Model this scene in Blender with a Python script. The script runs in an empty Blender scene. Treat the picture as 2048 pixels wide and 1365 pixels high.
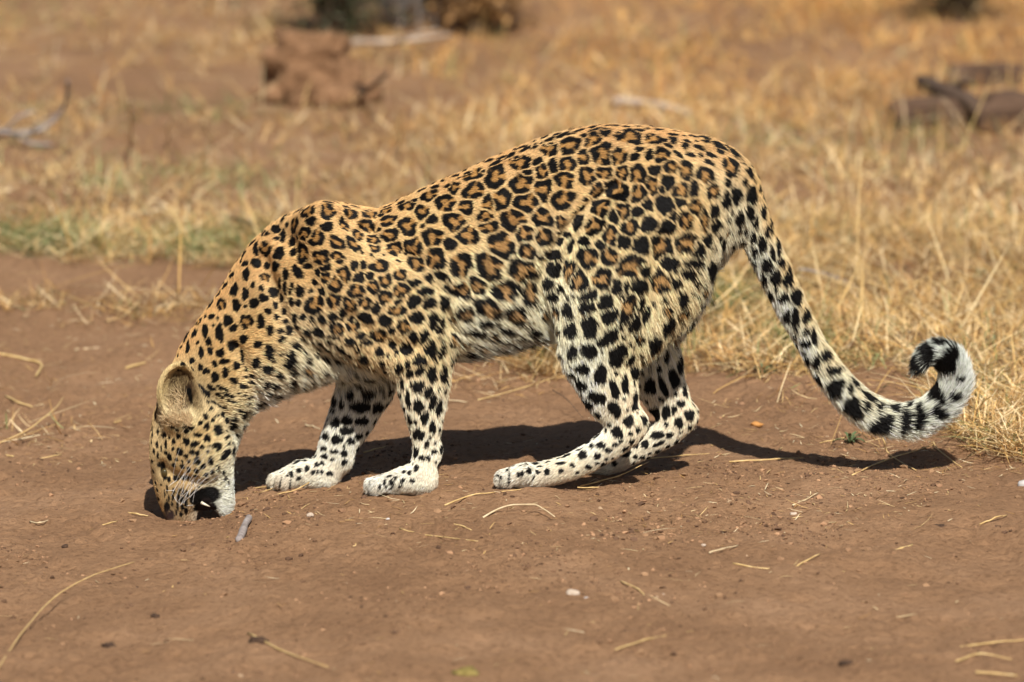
import bpy, bmesh, math, random
import numpy as np
from mathutils import Vector
from mathutils.bvhtree import BVHTree

rng = np.random.default_rng(7)
random.seed(7)
scene = bpy.context.scene
COL = scene.collection

# ------------------------------------------------------------------ camera, sky, sun, exposure
DIST = 14.0
DEP = math.radians(10.5)
ZT = 0.2875 / math.cos(DEP)
CAM = np.array([0.0, -DIST * math.cos(DEP), ZT + DIST * math.sin(DEP)])
FWD = np.array([0.0, math.cos(DEP), -math.sin(DEP)])
UPV = np.array([0.0, math.sin(DEP), math.cos(DEP)])
cam_data = bpy.data.cameras.new("camera")
cam = bpy.data.objects.new("camera", cam_data)
COL.objects.link(cam)
cam.location = CAM
cam.rotation_euler = (math.pi / 2 - DEP, 0, 0)
cam_data.sensor_width = 36.0
cam_data.lens = 36.0 * DIST / 2.048
cam_data.clip_start = 0.1
cam_data.clip_end = 1000.0
cam_data.dof.use_dof = True
cam_data.dof.focus_distance = DIST - 0.06
cam_data.dof.aperture_fstop = 3.2
scene.camera = cam

SUN = Vector((0.14, -0.95, 1.12)).normalized()
world = bpy.data.worlds.new("World")
scene.world = world
world.use_nodes = True
wn = world.node_tree
bg = wn.nodes["Background"]
sky = wn.nodes.new("ShaderNodeTexSky")
sky.sky_type = 'NISHITA'
sky.sun_disc = False
sky.sun_elevation = math.asin(SUN.z)
sky.sun_rotation = math.atan2(SUN.x, SUN.y)
sky.dust_density = 1.5
wn.links.new(sky.outputs[0], bg.inputs[0])
bg.inputs[1].default_value = 0.05
sun_data = bpy.data.lights.new("sun", 'SUN')
sun_data.energy = 5.0
sun_data.angle = math.radians(0.53)
sun_data.color = (1.0, 0.96, 0.89)
sun = bpy.data.objects.new("sun", sun_data)
COL.objects.link(sun)
sun.location = (2, -8, 10)
sun.rotation_euler = SUN.to_track_quat('Z', 'Y').to_euler()
vs = scene.view_settings
vs.view_transform = 'Standard'
vs.look = 'None'
vs.exposure = 0.45
vs.gamma = 1.0
vs.use_curve_mapping = False
scene.cycles.max_bounces = 8
scene.cycles.diffuse_bounces = 4
scene.cycles.transparent_max_bounces = 8
try:
    scene.cycles_curves.shape = 'RIBBONS'
    scene.cycles_curves.subdivisions = 2
except Exception:
    pass

# ------------------------------------------------------------------ helpers
def lin(c):
    c = np.asarray(c, float) / 255.0
    return np.where(c <= 0.04045, c / 12.92, ((c + 0.055) / 1.055) ** 2.4)

def ray(px, py):
    return FWD * DIST + np.array([1.0, 0, 0]) * ((px - 1024.0) / 1000.0) + UPV * ((682.5 - py) / 1000.0)

def P(px, py, Y=0.0):
    """the point on the upright plane y = Y that stands at that place of the photograph"""
    d = ray(px, py)
    return CAM + d * ((Y - CAM[1]) / d[1])

def to_px(p):
    q = p - CAM
    dep = q @ FWD
    return np.stack([1024 + 1000 * q[:, 0] * DIST / dep, 682.5 - 1000 * (q @ UPV) * DIST / dep], 1)

def _hash(ix, iy, iz, seed):
    h = (ix.astype(np.int64) * 374761393 + iy.astype(np.int64) * 668265263 + iz.astype(np.int64) * 2147483647 + seed * 974711) & 0xFFFFFFFF
    h = ((h ^ (h >> 13)) * 1274126177) & 0xFFFFFFFF
    h = ((h ^ (h >> 16)) * 2246822519) & 0xFFFFFFFF
    return ((h ^ (h >> 15)) & 0xFFFFFF) / float(0xFFFFFF)

def vnoise(x, y, z=None, seed=0):
    """smooth value noise, -1..1"""
    x = np.asarray(x, float); y = np.asarray(y, float)
    if z is None:
        ix = np.floor(x); iy = np.floor(y); fx = x - ix; fy = y - iy
        fx = fx * fx * fx * (fx * (fx * 6 - 15) + 10); fy = fy * fy * fy * (fy * (fy * 6 - 15) + 10)
        zz = np.zeros_like(ix)
        a = _hash(ix, iy, zz, seed); b = _hash(ix + 1, iy, zz, seed)
        c = _hash(ix, iy + 1, zz, seed); d = _hash(ix + 1, iy + 1, zz, seed)
        return ((a * (1 - fx) + b * fx) * (1 - fy) + (c * (1 - fx) + d * fx) * fy) * 2 - 1
    z = np.asarray(z, float)
    ix = np.floor(x); iy = np.floor(y); iz = np.floor(z)
    fx = x - ix; fy = y - iy; fz = z - iz
    fx = fx * fx * (3 - 2 * fx); fy = fy * fy * (3 - 2 * fy); fz = fz * fz * (3 - 2 * fz)
    r = 0
    for dx in (0, 1):
        for dy in (0, 1):
            for dz in (0, 1):
                w = (fx if dx else 1 - fx) * (fy if dy else 1 - fy) * (fz if dz else 1 - fz)
                r = r + w * _hash(ix + dx, iy + dy, iz + dz, seed)
    return r * 2 - 1

def fbm(x, y, octaves=4, seed=0, gain=0.5):
    r = 0; a = 1.0
    for k in range(octaves):
        r = r + a * vnoise(x * 2 ** k + 17.3 * k, y * 2 ** k + 9.1 * k, seed=seed + k)
        a *= gain
    return r

def tag(o, label=None, cat=None, group=None, kind=None):
    if label: o["label"] = label
    if cat: o["category"] = cat
    if group: o["group"] = group
    if kind: o["kind"] = kind
    return o

def mesh_obj(name, verts, faces, mat, parent=None, smooth=True, attrs=None):
    """faces: int array (n, k) or a list of such arrays of different k"""
    if not isinstance(faces, list):
        faces = [faces]
    faces = [np.asarray(f, np.int32) for f in faces if len(f)]
    me = bpy.data.meshes.new(name)
    verts = np.asarray(verts, np.float32)
    loops = np.concatenate([f.ravel() for f in faces])
    counts = np.concatenate([np.full(len(f), f.shape[1], np.int32) for f in faces])
    starts = np.concatenate([[0], np.cumsum(counts)[:-1]]).astype(np.int32)
    me.vertices.add(len(verts)); me.vertices.foreach_set("co", verts.ravel())
    me.loops.add(len(loops)); me.loops.foreach_set("vertex_index", loops)
    me.polygons.add(len(counts)); me.polygons.foreach_set("loop_start", starts)
    try:
        me.polygons.foreach_set("loop_total", counts)
    except Exception:
        pass
    me.update(calc_edges=True)
    me.polygons.foreach_set("use_smooth", np.full(len(counts), smooth, bool))
    for k, v in (attrs or {}).items():
        v = np.asarray(v, np.float32)
        if v.ndim == 1:
            a = me.attributes.new(k, 'FLOAT', 'POINT'); a.data.foreach_set("value", v)
        else:
            a = me.attributes.new(k, 'FLOAT_COLOR', 'POINT')
            c = np.ones((len(v), 4), np.float32); c[:, :3] = v
            a.data.foreach_set("color", c.ravel())
    me.materials.append(mat)
    me.validate()
    o = bpy.data.objects.new(name, me)
    COL.objects.link(o)
    if parent is not None:
        o.parent = parent
    return o

def new_mat(name, rough=0.8, spec=0.3):
    m = bpy.data.materials.new(name); m.use_nodes = True
    b = m.node_tree.nodes["Principled BSDF"]
    b.inputs["Roughness"].default_value = rough
    b.inputs["Specular IOR Level"].default_value = spec
    return m, m.node_tree, b

def node(nt, kind, **kw):
    n = nt.nodes.new(kind)
    for k, v in kw.items():
        if k in n.inputs.keys():
            n.inputs[k].default_value = v
        else:
            setattr(n, k, v)
    return n

def ramp(nt, src, stops):
    r = nt.nodes.new("ShaderNodeValToRGB")
    el = r.color_ramp.elements
    while len(el) < len(stops):
        el.new(0.5)
    for e, (p, c) in zip(el, stops):
        e.position = p; e.color = (*c, 1)
    nt.links.new(src, r.inputs[0])
    return r

def mat_attr(name, attr, rough=0.8, spec=0.25, translucent=0.0):
    m, nt, b = new_mat(name, rough, spec)
    a = node(nt, "ShaderNodeAttribute", attribute_name=attr)
    nt.links.new(a.outputs["Color"], b.inputs["Base Color"])
    if translucent:
        t = nt.nodes.new("ShaderNodeBsdfTranslucent")
        nt.links.new(a.outputs["Color"], t.inputs[0])
        mx = nt.nodes.new("ShaderNodeMixShader"); mx.inputs[0].default_value = translucent
        nt.links.new(b.outputs[0], mx.inputs[1]); nt.links.new(t.outputs[0], mx.inputs[2])
        nt.links.new(mx.outputs[0], nt.nodes["Material Output"].inputs[0])
    return m

def mat_noise(name, stops, scale=30.0, rough=0.85, bump=0.4, bump_scale=120.0, dist=0.003, stretch=(1, 1, 1), spec=0.2):
    m, nt, b = new_mat(name, rough, spec)
    tc = nt.nodes.new("ShaderNodeTexCoord")
    mp = nt.nodes.new("ShaderNodeMapping"); mp.inputs["Scale"].default_value = stretch
    nt.links.new(tc.outputs["Object"], mp.inputs[0])
    n1 = node(nt, "ShaderNodeTexNoise", Scale=scale, Detail=6.0, Roughness=0.65)
    nt.links.new(mp.outputs[0], n1.inputs["Vector"])
    r = ramp(nt, n1.outputs[0], stops)
    nt.links.new(r.outputs[0], b.inputs["Base Color"])
    n2 = node(nt, "ShaderNodeTexNoise", Scale=bump_scale, Detail=5.0, Roughness=0.7)
    nt.links.new(mp.outputs[0], n2.inputs["Vector"])
    bp = node(nt, "ShaderNodeBump", Strength=bump, Distance=dist)
    nt.links.new(n2.outputs[0], bp.inputs["Height"])
    nt.links.new(bp.outputs[0], b.inputs["Normal"])
    return m

def catmull(pts, n):
    pts = np.asarray(pts, float)
    ext = np.vstack([2 * pts[0] - pts[1], pts, 2 * pts[-1] - pts[-2]])
    out = []
    t = np.linspace(0, 1, n, endpoint=False)[:, None]
    for i in range(len(pts) - 1):
        a, b, c, d = ext[i:i + 4]
        out.append(0.5 * ((2 * b) + (-a + c) * t + (2 * a - 5 * b + 4 * c - d) * t ** 2 + (-a + 3 * b - 3 * c + d) * t ** 3))
    out.append(pts[-1:])
    return np.vstack(out)

def tube_geo(path, rad, sides=6):
    path = np.asarray(path, float); n = len(path)
    rad = np.broadcast_to(np.asarray(rad, float), (n,))
    T = np.gradient(path, axis=0); T /= np.linalg.norm(T, axis=1)[:, None] + 1e-12
    ref = np.array([0, 0, 1.0]) if abs(T[:, 2]).mean() < 0.8 else np.array([1.0, 0, 0])
    A = np.cross(T, ref); A /= np.linalg.norm(A, axis=1)[:, None] + 1e-12
    B = np.cross(T, A)
    th = np.arange(sides) * 2 * math.pi / sides
    V = path[:, None] + rad[:, None, None] * (np.cos(th)[None, :, None] * A[:, None] + np.sin(th)[None, :, None] * B[:, None])
    V = V.reshape(-1, 3)
    i = np.arange(n - 1)[:, None]; j = np.arange(sides)[None]
    q = np.stack([i * sides + j, i * sides + (j + 1) % sides, (i + 1) * sides + (j + 1) % sides, (i + 1) * sides + j], -1).reshape(-1, 4)
    caps = [np.arange(sides)[None, ::-1], (np.arange(sides) + (n - 1) * sides)[None]]
    return V, [q] + caps

# ------------------------------------------------------------------ ground
SLX = np.array([-200, -3, -1.6, -1.0, -.64, -.43, -.22, 0, .5, 3, 200])
SLZ = np.array([-.09, -.09, -.085, -.072, -.050, -.029, -.006, .004, 0, 0, 0])
_xs = np.linspace(-4, 4, 801)
_zs = np.interp(_xs, SLX, SLZ)
_k = np.exp(-0.5 * (np.arange(-30, 31) / 8.0) ** 2); _k /= _k.sum()
_zs = np.convolve(np.pad(_zs, 30, 'edge'), _k, 'valid')

def ground_coarse(x, y):
    x = np.asarray(x, float); y = np.asarray(y, float)
    near = np.exp(-np.clip(np.abs(y + 0.1) - 1.0, 0, None) ** 2 / 1.5)
    z = np.interp(x, _xs, _zs) * near
    calm = np.exp(-((x + 0.15) ** 2 / 0.9 + (y) ** 2 / 0.05))          # trodden strip under the animal
    z = z + 0.020 * vnoise(x * 1.3 + 5, y * 0.9 + 3, seed=3) * (1 - calm)
    z = z + 0.009 * vnoise(x * 4.3 + 1, y * 3.1, seed=4) * (1 - 0.75 * calm)
    far = np.clip((y - 2.0) / 6.0, 0, 1)
    z = z + 0.06 * far * vnoise(x * 0.9, y * 0.6, seed=9) + 0.02 * far * vnoise(x * 3, y * 2.4, seed=10)
    D_ = np.array(DENTS)
    if not len(D_): return z
    if x.size < 3000:
        q = (x[..., None] - D_[:, 0]) ** 2 + (y[..., None] - D_[:, 1]) ** 2
        return z + (D_[:, 3] * np.exp(-q / D_[:, 2] ** 2)).sum(-1)
    xf, yf, zf = x.ravel(), y.ravel(), z.ravel().copy()
    near_ = np.flatnonzero((yf < 1.3) & (yf > -2.6) & (np.abs(xf) < 1.5))
    near_ = near_[np.argsort(yf[near_], kind='stable')]
    xn, yn = xf[near_], yf[near_]; add_ = np.zeros(len(near_))
    for (cx, cy, rr, dd) in DENTS:
        i0, i1 = np.searchsorted(yn, [cy - 3 * rr, cy + 3 * rr])
        add_[i0:i1] += dd * np.exp(-((xn[i0:i1] - cx) ** 2 + (yn[i0:i1] - cy) ** 2) / (rr * rr))
    zf[near_] += add_
    return zf.reshape(z.shape)

DENTS = []
def Gv(px, py, lift=0.0):
    d = FWD * DIST + np.outer((px - 1024.0) / 1000.0, [1.0, 0, 0]) + np.outer((682.5 - py) / 1000.0, UPV)
    z = np.zeros(len(d))
    for _ in range(10):
        p = CAM + d * ((z - CAM[2]) / d[:, 2])[:, None]
        z = ground_coarse(p[:, 0], p[:, 1]) + lift
    return CAM + d * ((z - CAM[2]) / d[:, 2])[:, None]
def G(px, py, lift=0.0):
    return Gv(np.array([px], float), np.array([py], float), lift)[0]
_nose = P(385, 1028, -0.03)
DENTS.append((_nose[0] + .02, -0.02, 0.13, -0.022))
DENTS.append((_nose[0] - 0.02, -0.21, 0.08, 0.004))
for _px, _py, _Y in ((790, 985, -.08), (600, 975, .075), (1030, 975, -.08), (1160, 945, .075)):
    DENTS.append((P(_px, _py, _Y)[0], _Y, .075, .007))
for _ in range(40):                     # small sharp prints
    DENTS.append((rng.uniform(-1.2, 1.2), rng.uniform(-1.9, 0.9), rng.uniform(.018, .035), rng.uniform(-.010, -.003)))
for _ in range(50):                     # old hoof and paw scuffs in the dust
    DENTS.append((rng.uniform(-1.2, 1.2), rng.uniform(-2.2, -0.2), rng.uniform(.03, .09), rng.uniform(-.014, .008)))

def ground_z(x, y):
    z = ground_coarse(x, y)
    fine = np.exp(-np.clip(np.abs(y) - 2.5, 0, None))
    z = z + fine * 0.0060 * vnoise(x * 15, y * 11, seed=20)
    z = z + fine * 0.0056 * np.abs(vnoise(x * 34, y * 25, seed=21))
    m = np.clip(vnoise(x * 3 + 40, y * 2 + 4, seed=22) + 0.25, 0, 1)
    z = z + fine * 0.0026 * vnoise(x * 95, y * 70, seed=24) * np.clip(.5 + vnoise(x * 5, y * 4, seed=25), 0.1, 1)
    z = z + fine * m * 0.0075 * np.clip(vnoise(x * 70, y * 48, seed=23) - 0.15, 0, 1)
    return z

def graded(lo, hi, step, outer, growth=1.09):
    core = np.arange(lo, hi + step / 2, step)
    left = [lo]; s = step
    while left[-1] > -outer: s *= growth; left.append(left[-1] - s)
    right = [core[-1]]; s = step
    while right[-1] < outer: s *= growth; right.append(right[-1] + s)
    return np.concatenate([np.array(left[1:])[::-1], core, np.array(right[1:])])

gx = graded(-1.15, 1.15, 0.0055, 260)
gy = graded(-2.25, 1.3, 0.0085, 260)
GX, GY = np.meshgrid(gx, gy)
GZ = ground_z(GX, GY)
nx_, ny_ = len(gx), len(gy)
gi = np.arange(ny_ - 1)[:, None] * nx_ + np.arange(nx_ - 1)[None]
gq = np.stack([gi, gi + 1, gi + nx_ + 1, gi + nx_], -1).reshape(-1, 4)

m_dirt, nt, b = new_mat("red_brown_dust", 0.95, 0.1)
geo = nt.nodes.new("ShaderNodeNewGeometry")
n1 = node(nt, "ShaderNodeTexNoise", Scale=2.3, Detail=8.0, Roughness=0.62)
n2 = node(nt, "ShaderNodeTexNoise", Scale=75.0, Detail=6.0, Roughness=0.72)
n3 = node(nt, "ShaderNodeTexNoise", Scale=420.0, Detail=3.0, Roughness=0.6)
n4 = node(nt, "ShaderNodeTexVoronoi", Scale=95.0)
n5 = node(nt, "ShaderNodeTexNoise", Scale=26.0, Detail=4.0, Roughness=0.7)
for n in (n1, n2, n3, n4, n5):
    nt.links.new(geo.outputs["Position"], n.inputs["Vector"])
r1 = ramp(nt, n1.outputs[0], [(0.28, (.268, .147, .077)), (0.5, (.345, .195, .103)), (0.72, (.420, .247, .138))])
r2 = ramp(nt, n2.outputs[0], [(0.36, (.48, .45, .43)), (0.49, (.92, .92, .92)), (0.66, (1.0, 1.0, 1.0)), (.8, (1.12, 1.13, 1.14))])
mx = node(nt, "ShaderNodeMix", data_type='RGBA', blend_type='MULTIPLY'); mx.inputs[0].default_value = 0.75
nt.links.new(r1.outputs[0], mx.inputs[6]); nt.links.new(r2.outputs[0], mx.inputs[7])
r4 = ramp(nt, n4.outputs["Distance"], [(0.0, (1, 1, 1)), (0.085, (1, 1, 1)), (0.10, (0, 0, 0))])   # pale grit
r5 = ramp(nt, n5.outputs[0], [(0.60, (0, 0, 0)), (0.66, (1, 1, 1))])
mm = node(nt, "ShaderNodeMath", operation='MULTIPLY')
nt.links.new(r4.outputs[0], mm.inputs[0]); nt.links.new(r5.outputs[0], mm.inputs[1])
mx2 = node(nt, "ShaderNodeMix", data_type='RGBA'); mx2.inputs[7].default_value = (.42, .30, .20, 1)
nt.links.new(mm.outputs[0], mx2.inputs[0]); nt.links.new(mx.outputs[2], mx2.inputs[6])
nt.links.new(mx2.outputs[2], b.inputs["Base Color"])
ad = node(nt, "ShaderNodeMath", operation='MULTIPLY_ADD'); ad.inputs[1].default_value = 0.35
nt.links.new(n3.outputs[0], ad.inputs[0]); nt.links.new(n2.outputs[0], ad.inputs[2])
bp = node(nt, "ShaderNodeBump", Strength=1.0, Distance=0.012)
nt.links.new(ad.outputs[0], bp.inputs["Height"]); nt.links.new(bp.outputs[0], b.inputs["Normal"])
ground = mesh_obj("ground", np.stack([GX, GY, GZ], -1).reshape(-1, 3), gq, m_dirt)
tag(ground, "bare red brown dusty ground with scuffs and grit", "ground", kind="structure")

# ------------------------------------------------------------------ leopard: body volume
H = 0.0036
lo = np.array([-0.80, -0.185, -0.16]); hi = np.array([1.01, 0.20, 0.80])
NX, NY, NZ = [int(math.ceil((hi[i] - lo[i]) / H)) for i in range(3)]
AX = [lo[0] + H * np.arange(NX), lo[1] + H * np.arange(NY), lo[2] + H * np.arange(NZ)]
BIG = 0.5

def box_of(mn, mx):
    s = [slice(max(0, int((mn[i] - lo[i]) / H)), min([NX, NY, NZ][i], int((mx[i] - lo[i]) / H) + 2)) for i in range(3)]
    return tuple(s)

def coords(s):
    return (AX[0][s[0]][:, None, None].astype(np.float32), AX[1][s[1]][None, :, None].astype(np.float32), AX[2][s[2]][None, None, :].astype(np.float32))

def chain_sdf(ctrl, fur=0.006, sub=4, margin=0.05):
    """sweep of ellipses through control points (px, py, Y, half height, half width) given in mm"""
    c = np.asarray(ctrl, float)
    pts = np.array([[*P(q[0], q[1], q[2]), q[3] / 1000.0 - fur, q[4] / 1000.0 - fur] for q in c])
    pts = catmull(pts, sub)
    pts[:, 3:] = np.maximum(pts[:, 3:], 0.004)
    rm = pts[:, 3:].max()
    full = box_of(pts[:, :3].min(0) - rm - margin, pts[:, :3].max(0) + rm + margin)
    D = np.full([q.stop - q.start for q in full], BIG, np.float32)
    for a, b in zip(pts[:-1], pts[1:]):
        r = max(a[3:].max(), b[3:].max()) + margin
        s = box_of(np.minimum(a[:3], b[:3]) - r, np.maximum(a[:3], b[:3]) + r)
        s = tuple(slice(max(p_.start, f_.start), min(p_.stop, f_.stop)) for p_, f_ in zip(s, full))
        if any(p_.stop <= p_.start for p_ in s): continue
        X, Y, Z = coords(s)
        ab = (b - a).astype(np.float32)
        L2 = ab[0] ** 2 + ab[2] ** 2 + 1e-12
        t = np.clip(((X - a[0]) * ab[0] + (Z - a[2]) * ab[2]) / L2, 0, 1)
        dn2 = (X - a[0] - t * ab[0]) ** 2 + (Z - a[2] - t * ab[2]) ** 2
        dy = Y - a[1] - t * ab[1]
        rn = a[3] + t * ab[3]; ry = a[4] + t * ab[4]
        f = np.sqrt(dn2 / rn ** 2 + dy ** 2 / ry ** 2) + 1e-6
        g = np.sqrt(dn2 / rn ** 4 + dy ** 2 / ry ** 4) + 1e-6
        d = f * (f - 1) / g
        l = tuple(slice(p_.start - f_.start, p_.stop - f_.start) for p_, f_ in zip(s, full))
        D[l] = np.minimum(D[l], d)
    return D, full

def ell_sdf(px, py, Y, rx, rz, ry, ang=0.0, margin=0.05):
    """ellipsoid; rx, rz in the side view (turned by ang), ry across"""
    c = P(px, py, Y); rx, rz, ry = rx / 1000, rz / 1000, ry / 1000
    R = max(rx, rz, ry) + margin
    s = box_of(c - R, c + R)
    X, Y_, Z = coords(s)
    ca, sa = math.cos(ang), math.sin(ang)
    u = (X - c[0]) * ca - (Z - c[2]) * sa; w = (X - c[0]) * sa + (Z - c[2]) * ca; v = Y_ - c[1]
    f = np.sqrt((u / rx) ** 2 + (w / rz) ** 2 + (v / ry) ** 2) + 1e-6
    g = np.sqrt((u / rx ** 2) ** 2 + (w / rz ** 2) ** 2 + (v / ry ** 2) ** 2) + 1e-6
    return (f * (f - 1) / g).astype(np.float32), s

BODY = np.full((NX, NY, NZ), BIG, np.float32)
def add(Ds, k):
    D, s = Ds
    sub = D[s] if D.shape == BODY.shape else D
    a = BODY[s]
    h = np.clip(k - np.abs(a - sub), 0, None) / k
    BODY[s] = np.minimum(a, sub) - h * h * k * 0.25
def cut(Ds, k):
    D, s = Ds
    sub = -(D[s] if D.shape == BODY.shape else D)
    a = BODY[s]
    h = np.clip(k - np.abs(a - sub), 0, None) / k
    BODY[s] = np.maximum(a, sub) + h * h * k * 0.25

# trunk, neck
add(chain_sdf([(415, 800, -.005, 92, 68), (447, 745, 0, 108, 76), (535, 665, 0, 134, 88), (650, 582, 0, 180, 100), (745, 588, 0, 172, 108), (825, 563, 0, 170, 112),
               (910, 536, 0, 180, 112), (1000, 505, 0, 190, 111), (1095, 475, 0, 198, 106), (1180, 438, 0, 192, 108), (1275, 420, 0, 178, 104),
               (1355, 408, 0, 148, 98), (1410, 390, 0, 108, 78), (1440, 380, 0, 72, 55)], fur=0.008), 0.01)
# tail
TAIL = [(1415, 340, 0, 60, 52), (1462, 360, 0.0, 50, 46), (1492, 420, 0.005, 45, 42), (1527, 492, 0.012, 40, 38), (1558, 560, 0.022, 37, 35), (1590, 627, 0.034, 35, 33), (1622, 688, 0.046, 34, 33),
        (1657, 744, 0.06, 36, 34), (1702, 795, 0.075, 37, 35), (1750, 829, 0.088, 38, 36), (1800, 840, 0.098, 37, 36), (1852, 828, 0.10, 37, 36), (1892, 797, 0.10, 38, 37),
        (1909, 755, 0.095, 38, 37), (1897, 718, 0.085, 35, 34), (1868, 706, 0.075, 30, 30), (1845, 720, 0.068, 23, 24), (1834, 738, 0.064, 15, 15)]
TAIL = [(a, b_, c, d * 1.09, e * 1.09) for a, b_, c, d, e in TAIL]
add(chain_sdf(TAIL, fur=0.0115, sub=6), 0.03)
# near fore leg
add(chain_sdf([(645, 450, -.050, 50, 45), (672, 520, -.068, 84, 52), (735, 605, -.078, 102, 54), (805, 668, -.080, 86, 50), (838, 728, -.075, 64, 44), (846, 790, -.076, 51, 40), (850, 845, -.076, 38, 36),
               (851, 890, -.076, 31, 31), (848, 930, -.077, 31, 31), (842, 958, -.078, 31, 33)], fur=0.005), 0.045)
add(chain_sdf([(842, 958, -.078, 33, 35), (810, 961, -.080, 32, 39), (786, 968, -.082, 27, 39)], fur=0.004), 0.02)
for dx, Y, r in ((756, -.110, 17), (748, -.092, 18.5), (750, -.072, 18), (760, -.055, 16)):
    add(chain_sdf([(790, 960, Y, r + 2, r), (dx, 973, Y, r + 3.5, r)], fur=0.003), 0.008)
add(ell_sdf(872, 905, -.074, 10, 16, 14), 0.02)
def toe_gaps(x0, y0, x1, y1, Ys):
    for Y in Ys:
        cut(chain_sdf([(x0, y0, Y, 4, 3.2), ((x0 + x1) / 2 - 6, (y0 + y1) / 2 - 12, Y, 4, 3.2), (x1, y1, Y, 5, 3.6)], fur=0.0, margin=.02), 0.006)
toe_gaps(778, 938, 735, 985, (-.101, -.082, -.064))
# far fore leg
add(chain_sdf([(700, 600, .055, 95, 48), (735, 690, .065, 82, 46), (735, 755, .07, 66, 42), (715, 810, .072, 54, 38), (693, 857, .073, 47, 35), (674, 897, .074, 41, 33), (660, 930, .075, 36, 31), (646, 950, .075, 34, 33)], fur=0.005), 0.035)
add(chain_sdf([(645, 948, .075, 34, 34), (605, 950, .076, 33, 38), (578, 960, .077, 29, 39)], fur=0.004), 0.02)
for dx, Y, r in ((566, .106, 17), (556, .088, 18.5), (558, .068, 18), (568, .050, 16.5)):
    add(chain_sdf([(598, 950, Y, r + 2, r), (dx, 964, Y, r + 4, r)], fur=0.003), 0.008)
toe_gaps(590, 928, 543, 977, (.097, .078, .060))
add(ell_sdf(688, 915, .075, 12, 20, 14), 0.025)
# near hind leg
add(chain_sdf([(1325, 420, -.055, 116, 54), (1296, 515, -.076, 136, 56), (1246, 608, -.082, 122, 54), (1206, 685, -.078, 93, 48), (1211, 745, -.078, 72, 42), (1224, 790, -.077, 60, 38),
               (1243, 828, -.076, 45, 33), (1256, 852, -.076, 36, 29)], fur=0.006), 0.045)
add(chain_sdf([(1270, 846, -.076, 27, 27), (1240, 872, -.076, 34, 28), (1195, 906, -.077, 32, 28), (1135, 936, -.078, 30, 29), (1080, 949, -.079, 28, 33), (1045, 952, -.080, 28, 36)], fur=0.004), 0.018)
for dx, Y, r in ((1018, -.108, 17), (1010, -.090, 18.5), (1012, -.070, 18), (1020, -.054, 16)):
    add(chain_sdf([(1052, 944, Y, r + 2, r), (dx, 957, Y, r + 4.5, r)], fur=0.003), 0.008)
toe_gaps(1042, 922, 992, 970, (-.099, -.080, -.062))
# far hind leg
add(chain_sdf([(1330, 470, .05, 115, 50), (1318, 570, .066, 98, 50), (1296, 655, .072, 70, 44), (1308, 720, .072, 59, 38), (1322, 770, .072, 54, 34), (1342, 808, .072, 47, 30), (1362, 832, .072, 33, 27)], fur=0.006), 0.035)
add(chain_sdf([(1368, 828, .072, 25, 26), (1340, 858, .072, 32, 27), (1290, 892, .072, 29, 27), (1230, 922, .073, 28, 28), (1180, 930, .073, 27, 32), (1150, 932, .074, 26, 35)], fur=0.004), 0.018)
for dx, Y, r in ((1125, .10, 17), (1118, .083, 18), (1118, .064, 18), (1126, .048, 16)):
    add(chain_sdf([(1155, 928, Y, r, r), (dx, 938, Y, r, r * .95)], fur=0.003), 0.008)
# head: skull, cheeks, upper muzzle, lower jaw
add(chain_sdf([(398, 812, -.006, 78, 66), (385, 850, -.008, 84, 74), (380, 890, -.01, 80, 76), (374, 925, -.012, 70, 64), (366, 960, -.013, 56, 48)], fur=0.004), 0.03)
add(chain_sdf([(358, 950, -.013, 54, 44), (358, 985, -.014, 45, 42), (362, 1012, -.014, 38, 38), (364, 1032, -.014, 30, 30)], fur=0.003), 0.02)
add(chain_sdf([(342, 1000, -.014, 21, 23), (347, 1032, -.014, 17, 20)], fur=0.001), 0.014)
add(chain_sdf([(425, 880, -.01, 48, 60), (434, 930, -.012, 36, 48), (443, 975, -.013, 27, 34), (448, 1008, -.014, 24, 27), (446, 1022, -.014, 16, 20)], fur=0.004), 0.02)
add(ell_sdf(400, 890, -.052, 46, 60, 30), 0.03)
add(ell_sdf(400, 890, .036, 46, 60, 30), 0.03)
add(ell_sdf(372, 985, -.045, 20, 34, 14), 0.02)        # whisker pad
add(ell_sdf(372, 985, .018, 20, 34, 14), 0.02)
add(ell_sdf(318, 905, -.036, 14, 30, 16), 0.02)        # brow ridge
add(ell_sdf(318, 905, .016, 14, 30, 16), 0.02)
cut(ell_sdf(325, 944, -.066, 9, 15, 16), 0.014)        # eye hollow
cut(ell_sdf(325, 944, .042, 9, 15, 16), 0.014)
add(chain_sdf([(400, 930, -.013, 40, 50), (408, 975, -.014, 32, 40), (412, 1000, -.014, 26, 32)], fur=0.004), 0.016)
cut(chain_sdf([(412, 1016, -.050, 6, 20), (414, 1045, -.050, 13, 30)], fur=0.0), 0.008)     # parted lips
# ears: cups
for s_, Y in ((-1, -.080), (1, .058)):
    D, s = ell_sdf(353, 784, Y, 39, 59, 22, 0.10)
    D2, s2 = ell_sdf(358, 788, Y + s_ * 0.012, 35, 55, 27, 0.10)
    tmp = np.full((NX, NY, NZ), BIG, np.float32); tmp[s] = D
    t2 = np.full((NX, NY, NZ), BIG, np.float32); t2[s2] = D2
    add((np.maximum(tmp, -t2), s), 0.006)
    add(ell_sdf(368, 846, Y + s_ * -0.008, 40, 22, 20), 0.020)
    add(ell_sdf(394, 805, Y + s_ * -0.004, 10, 34, 12, -.25), 0.012)
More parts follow.
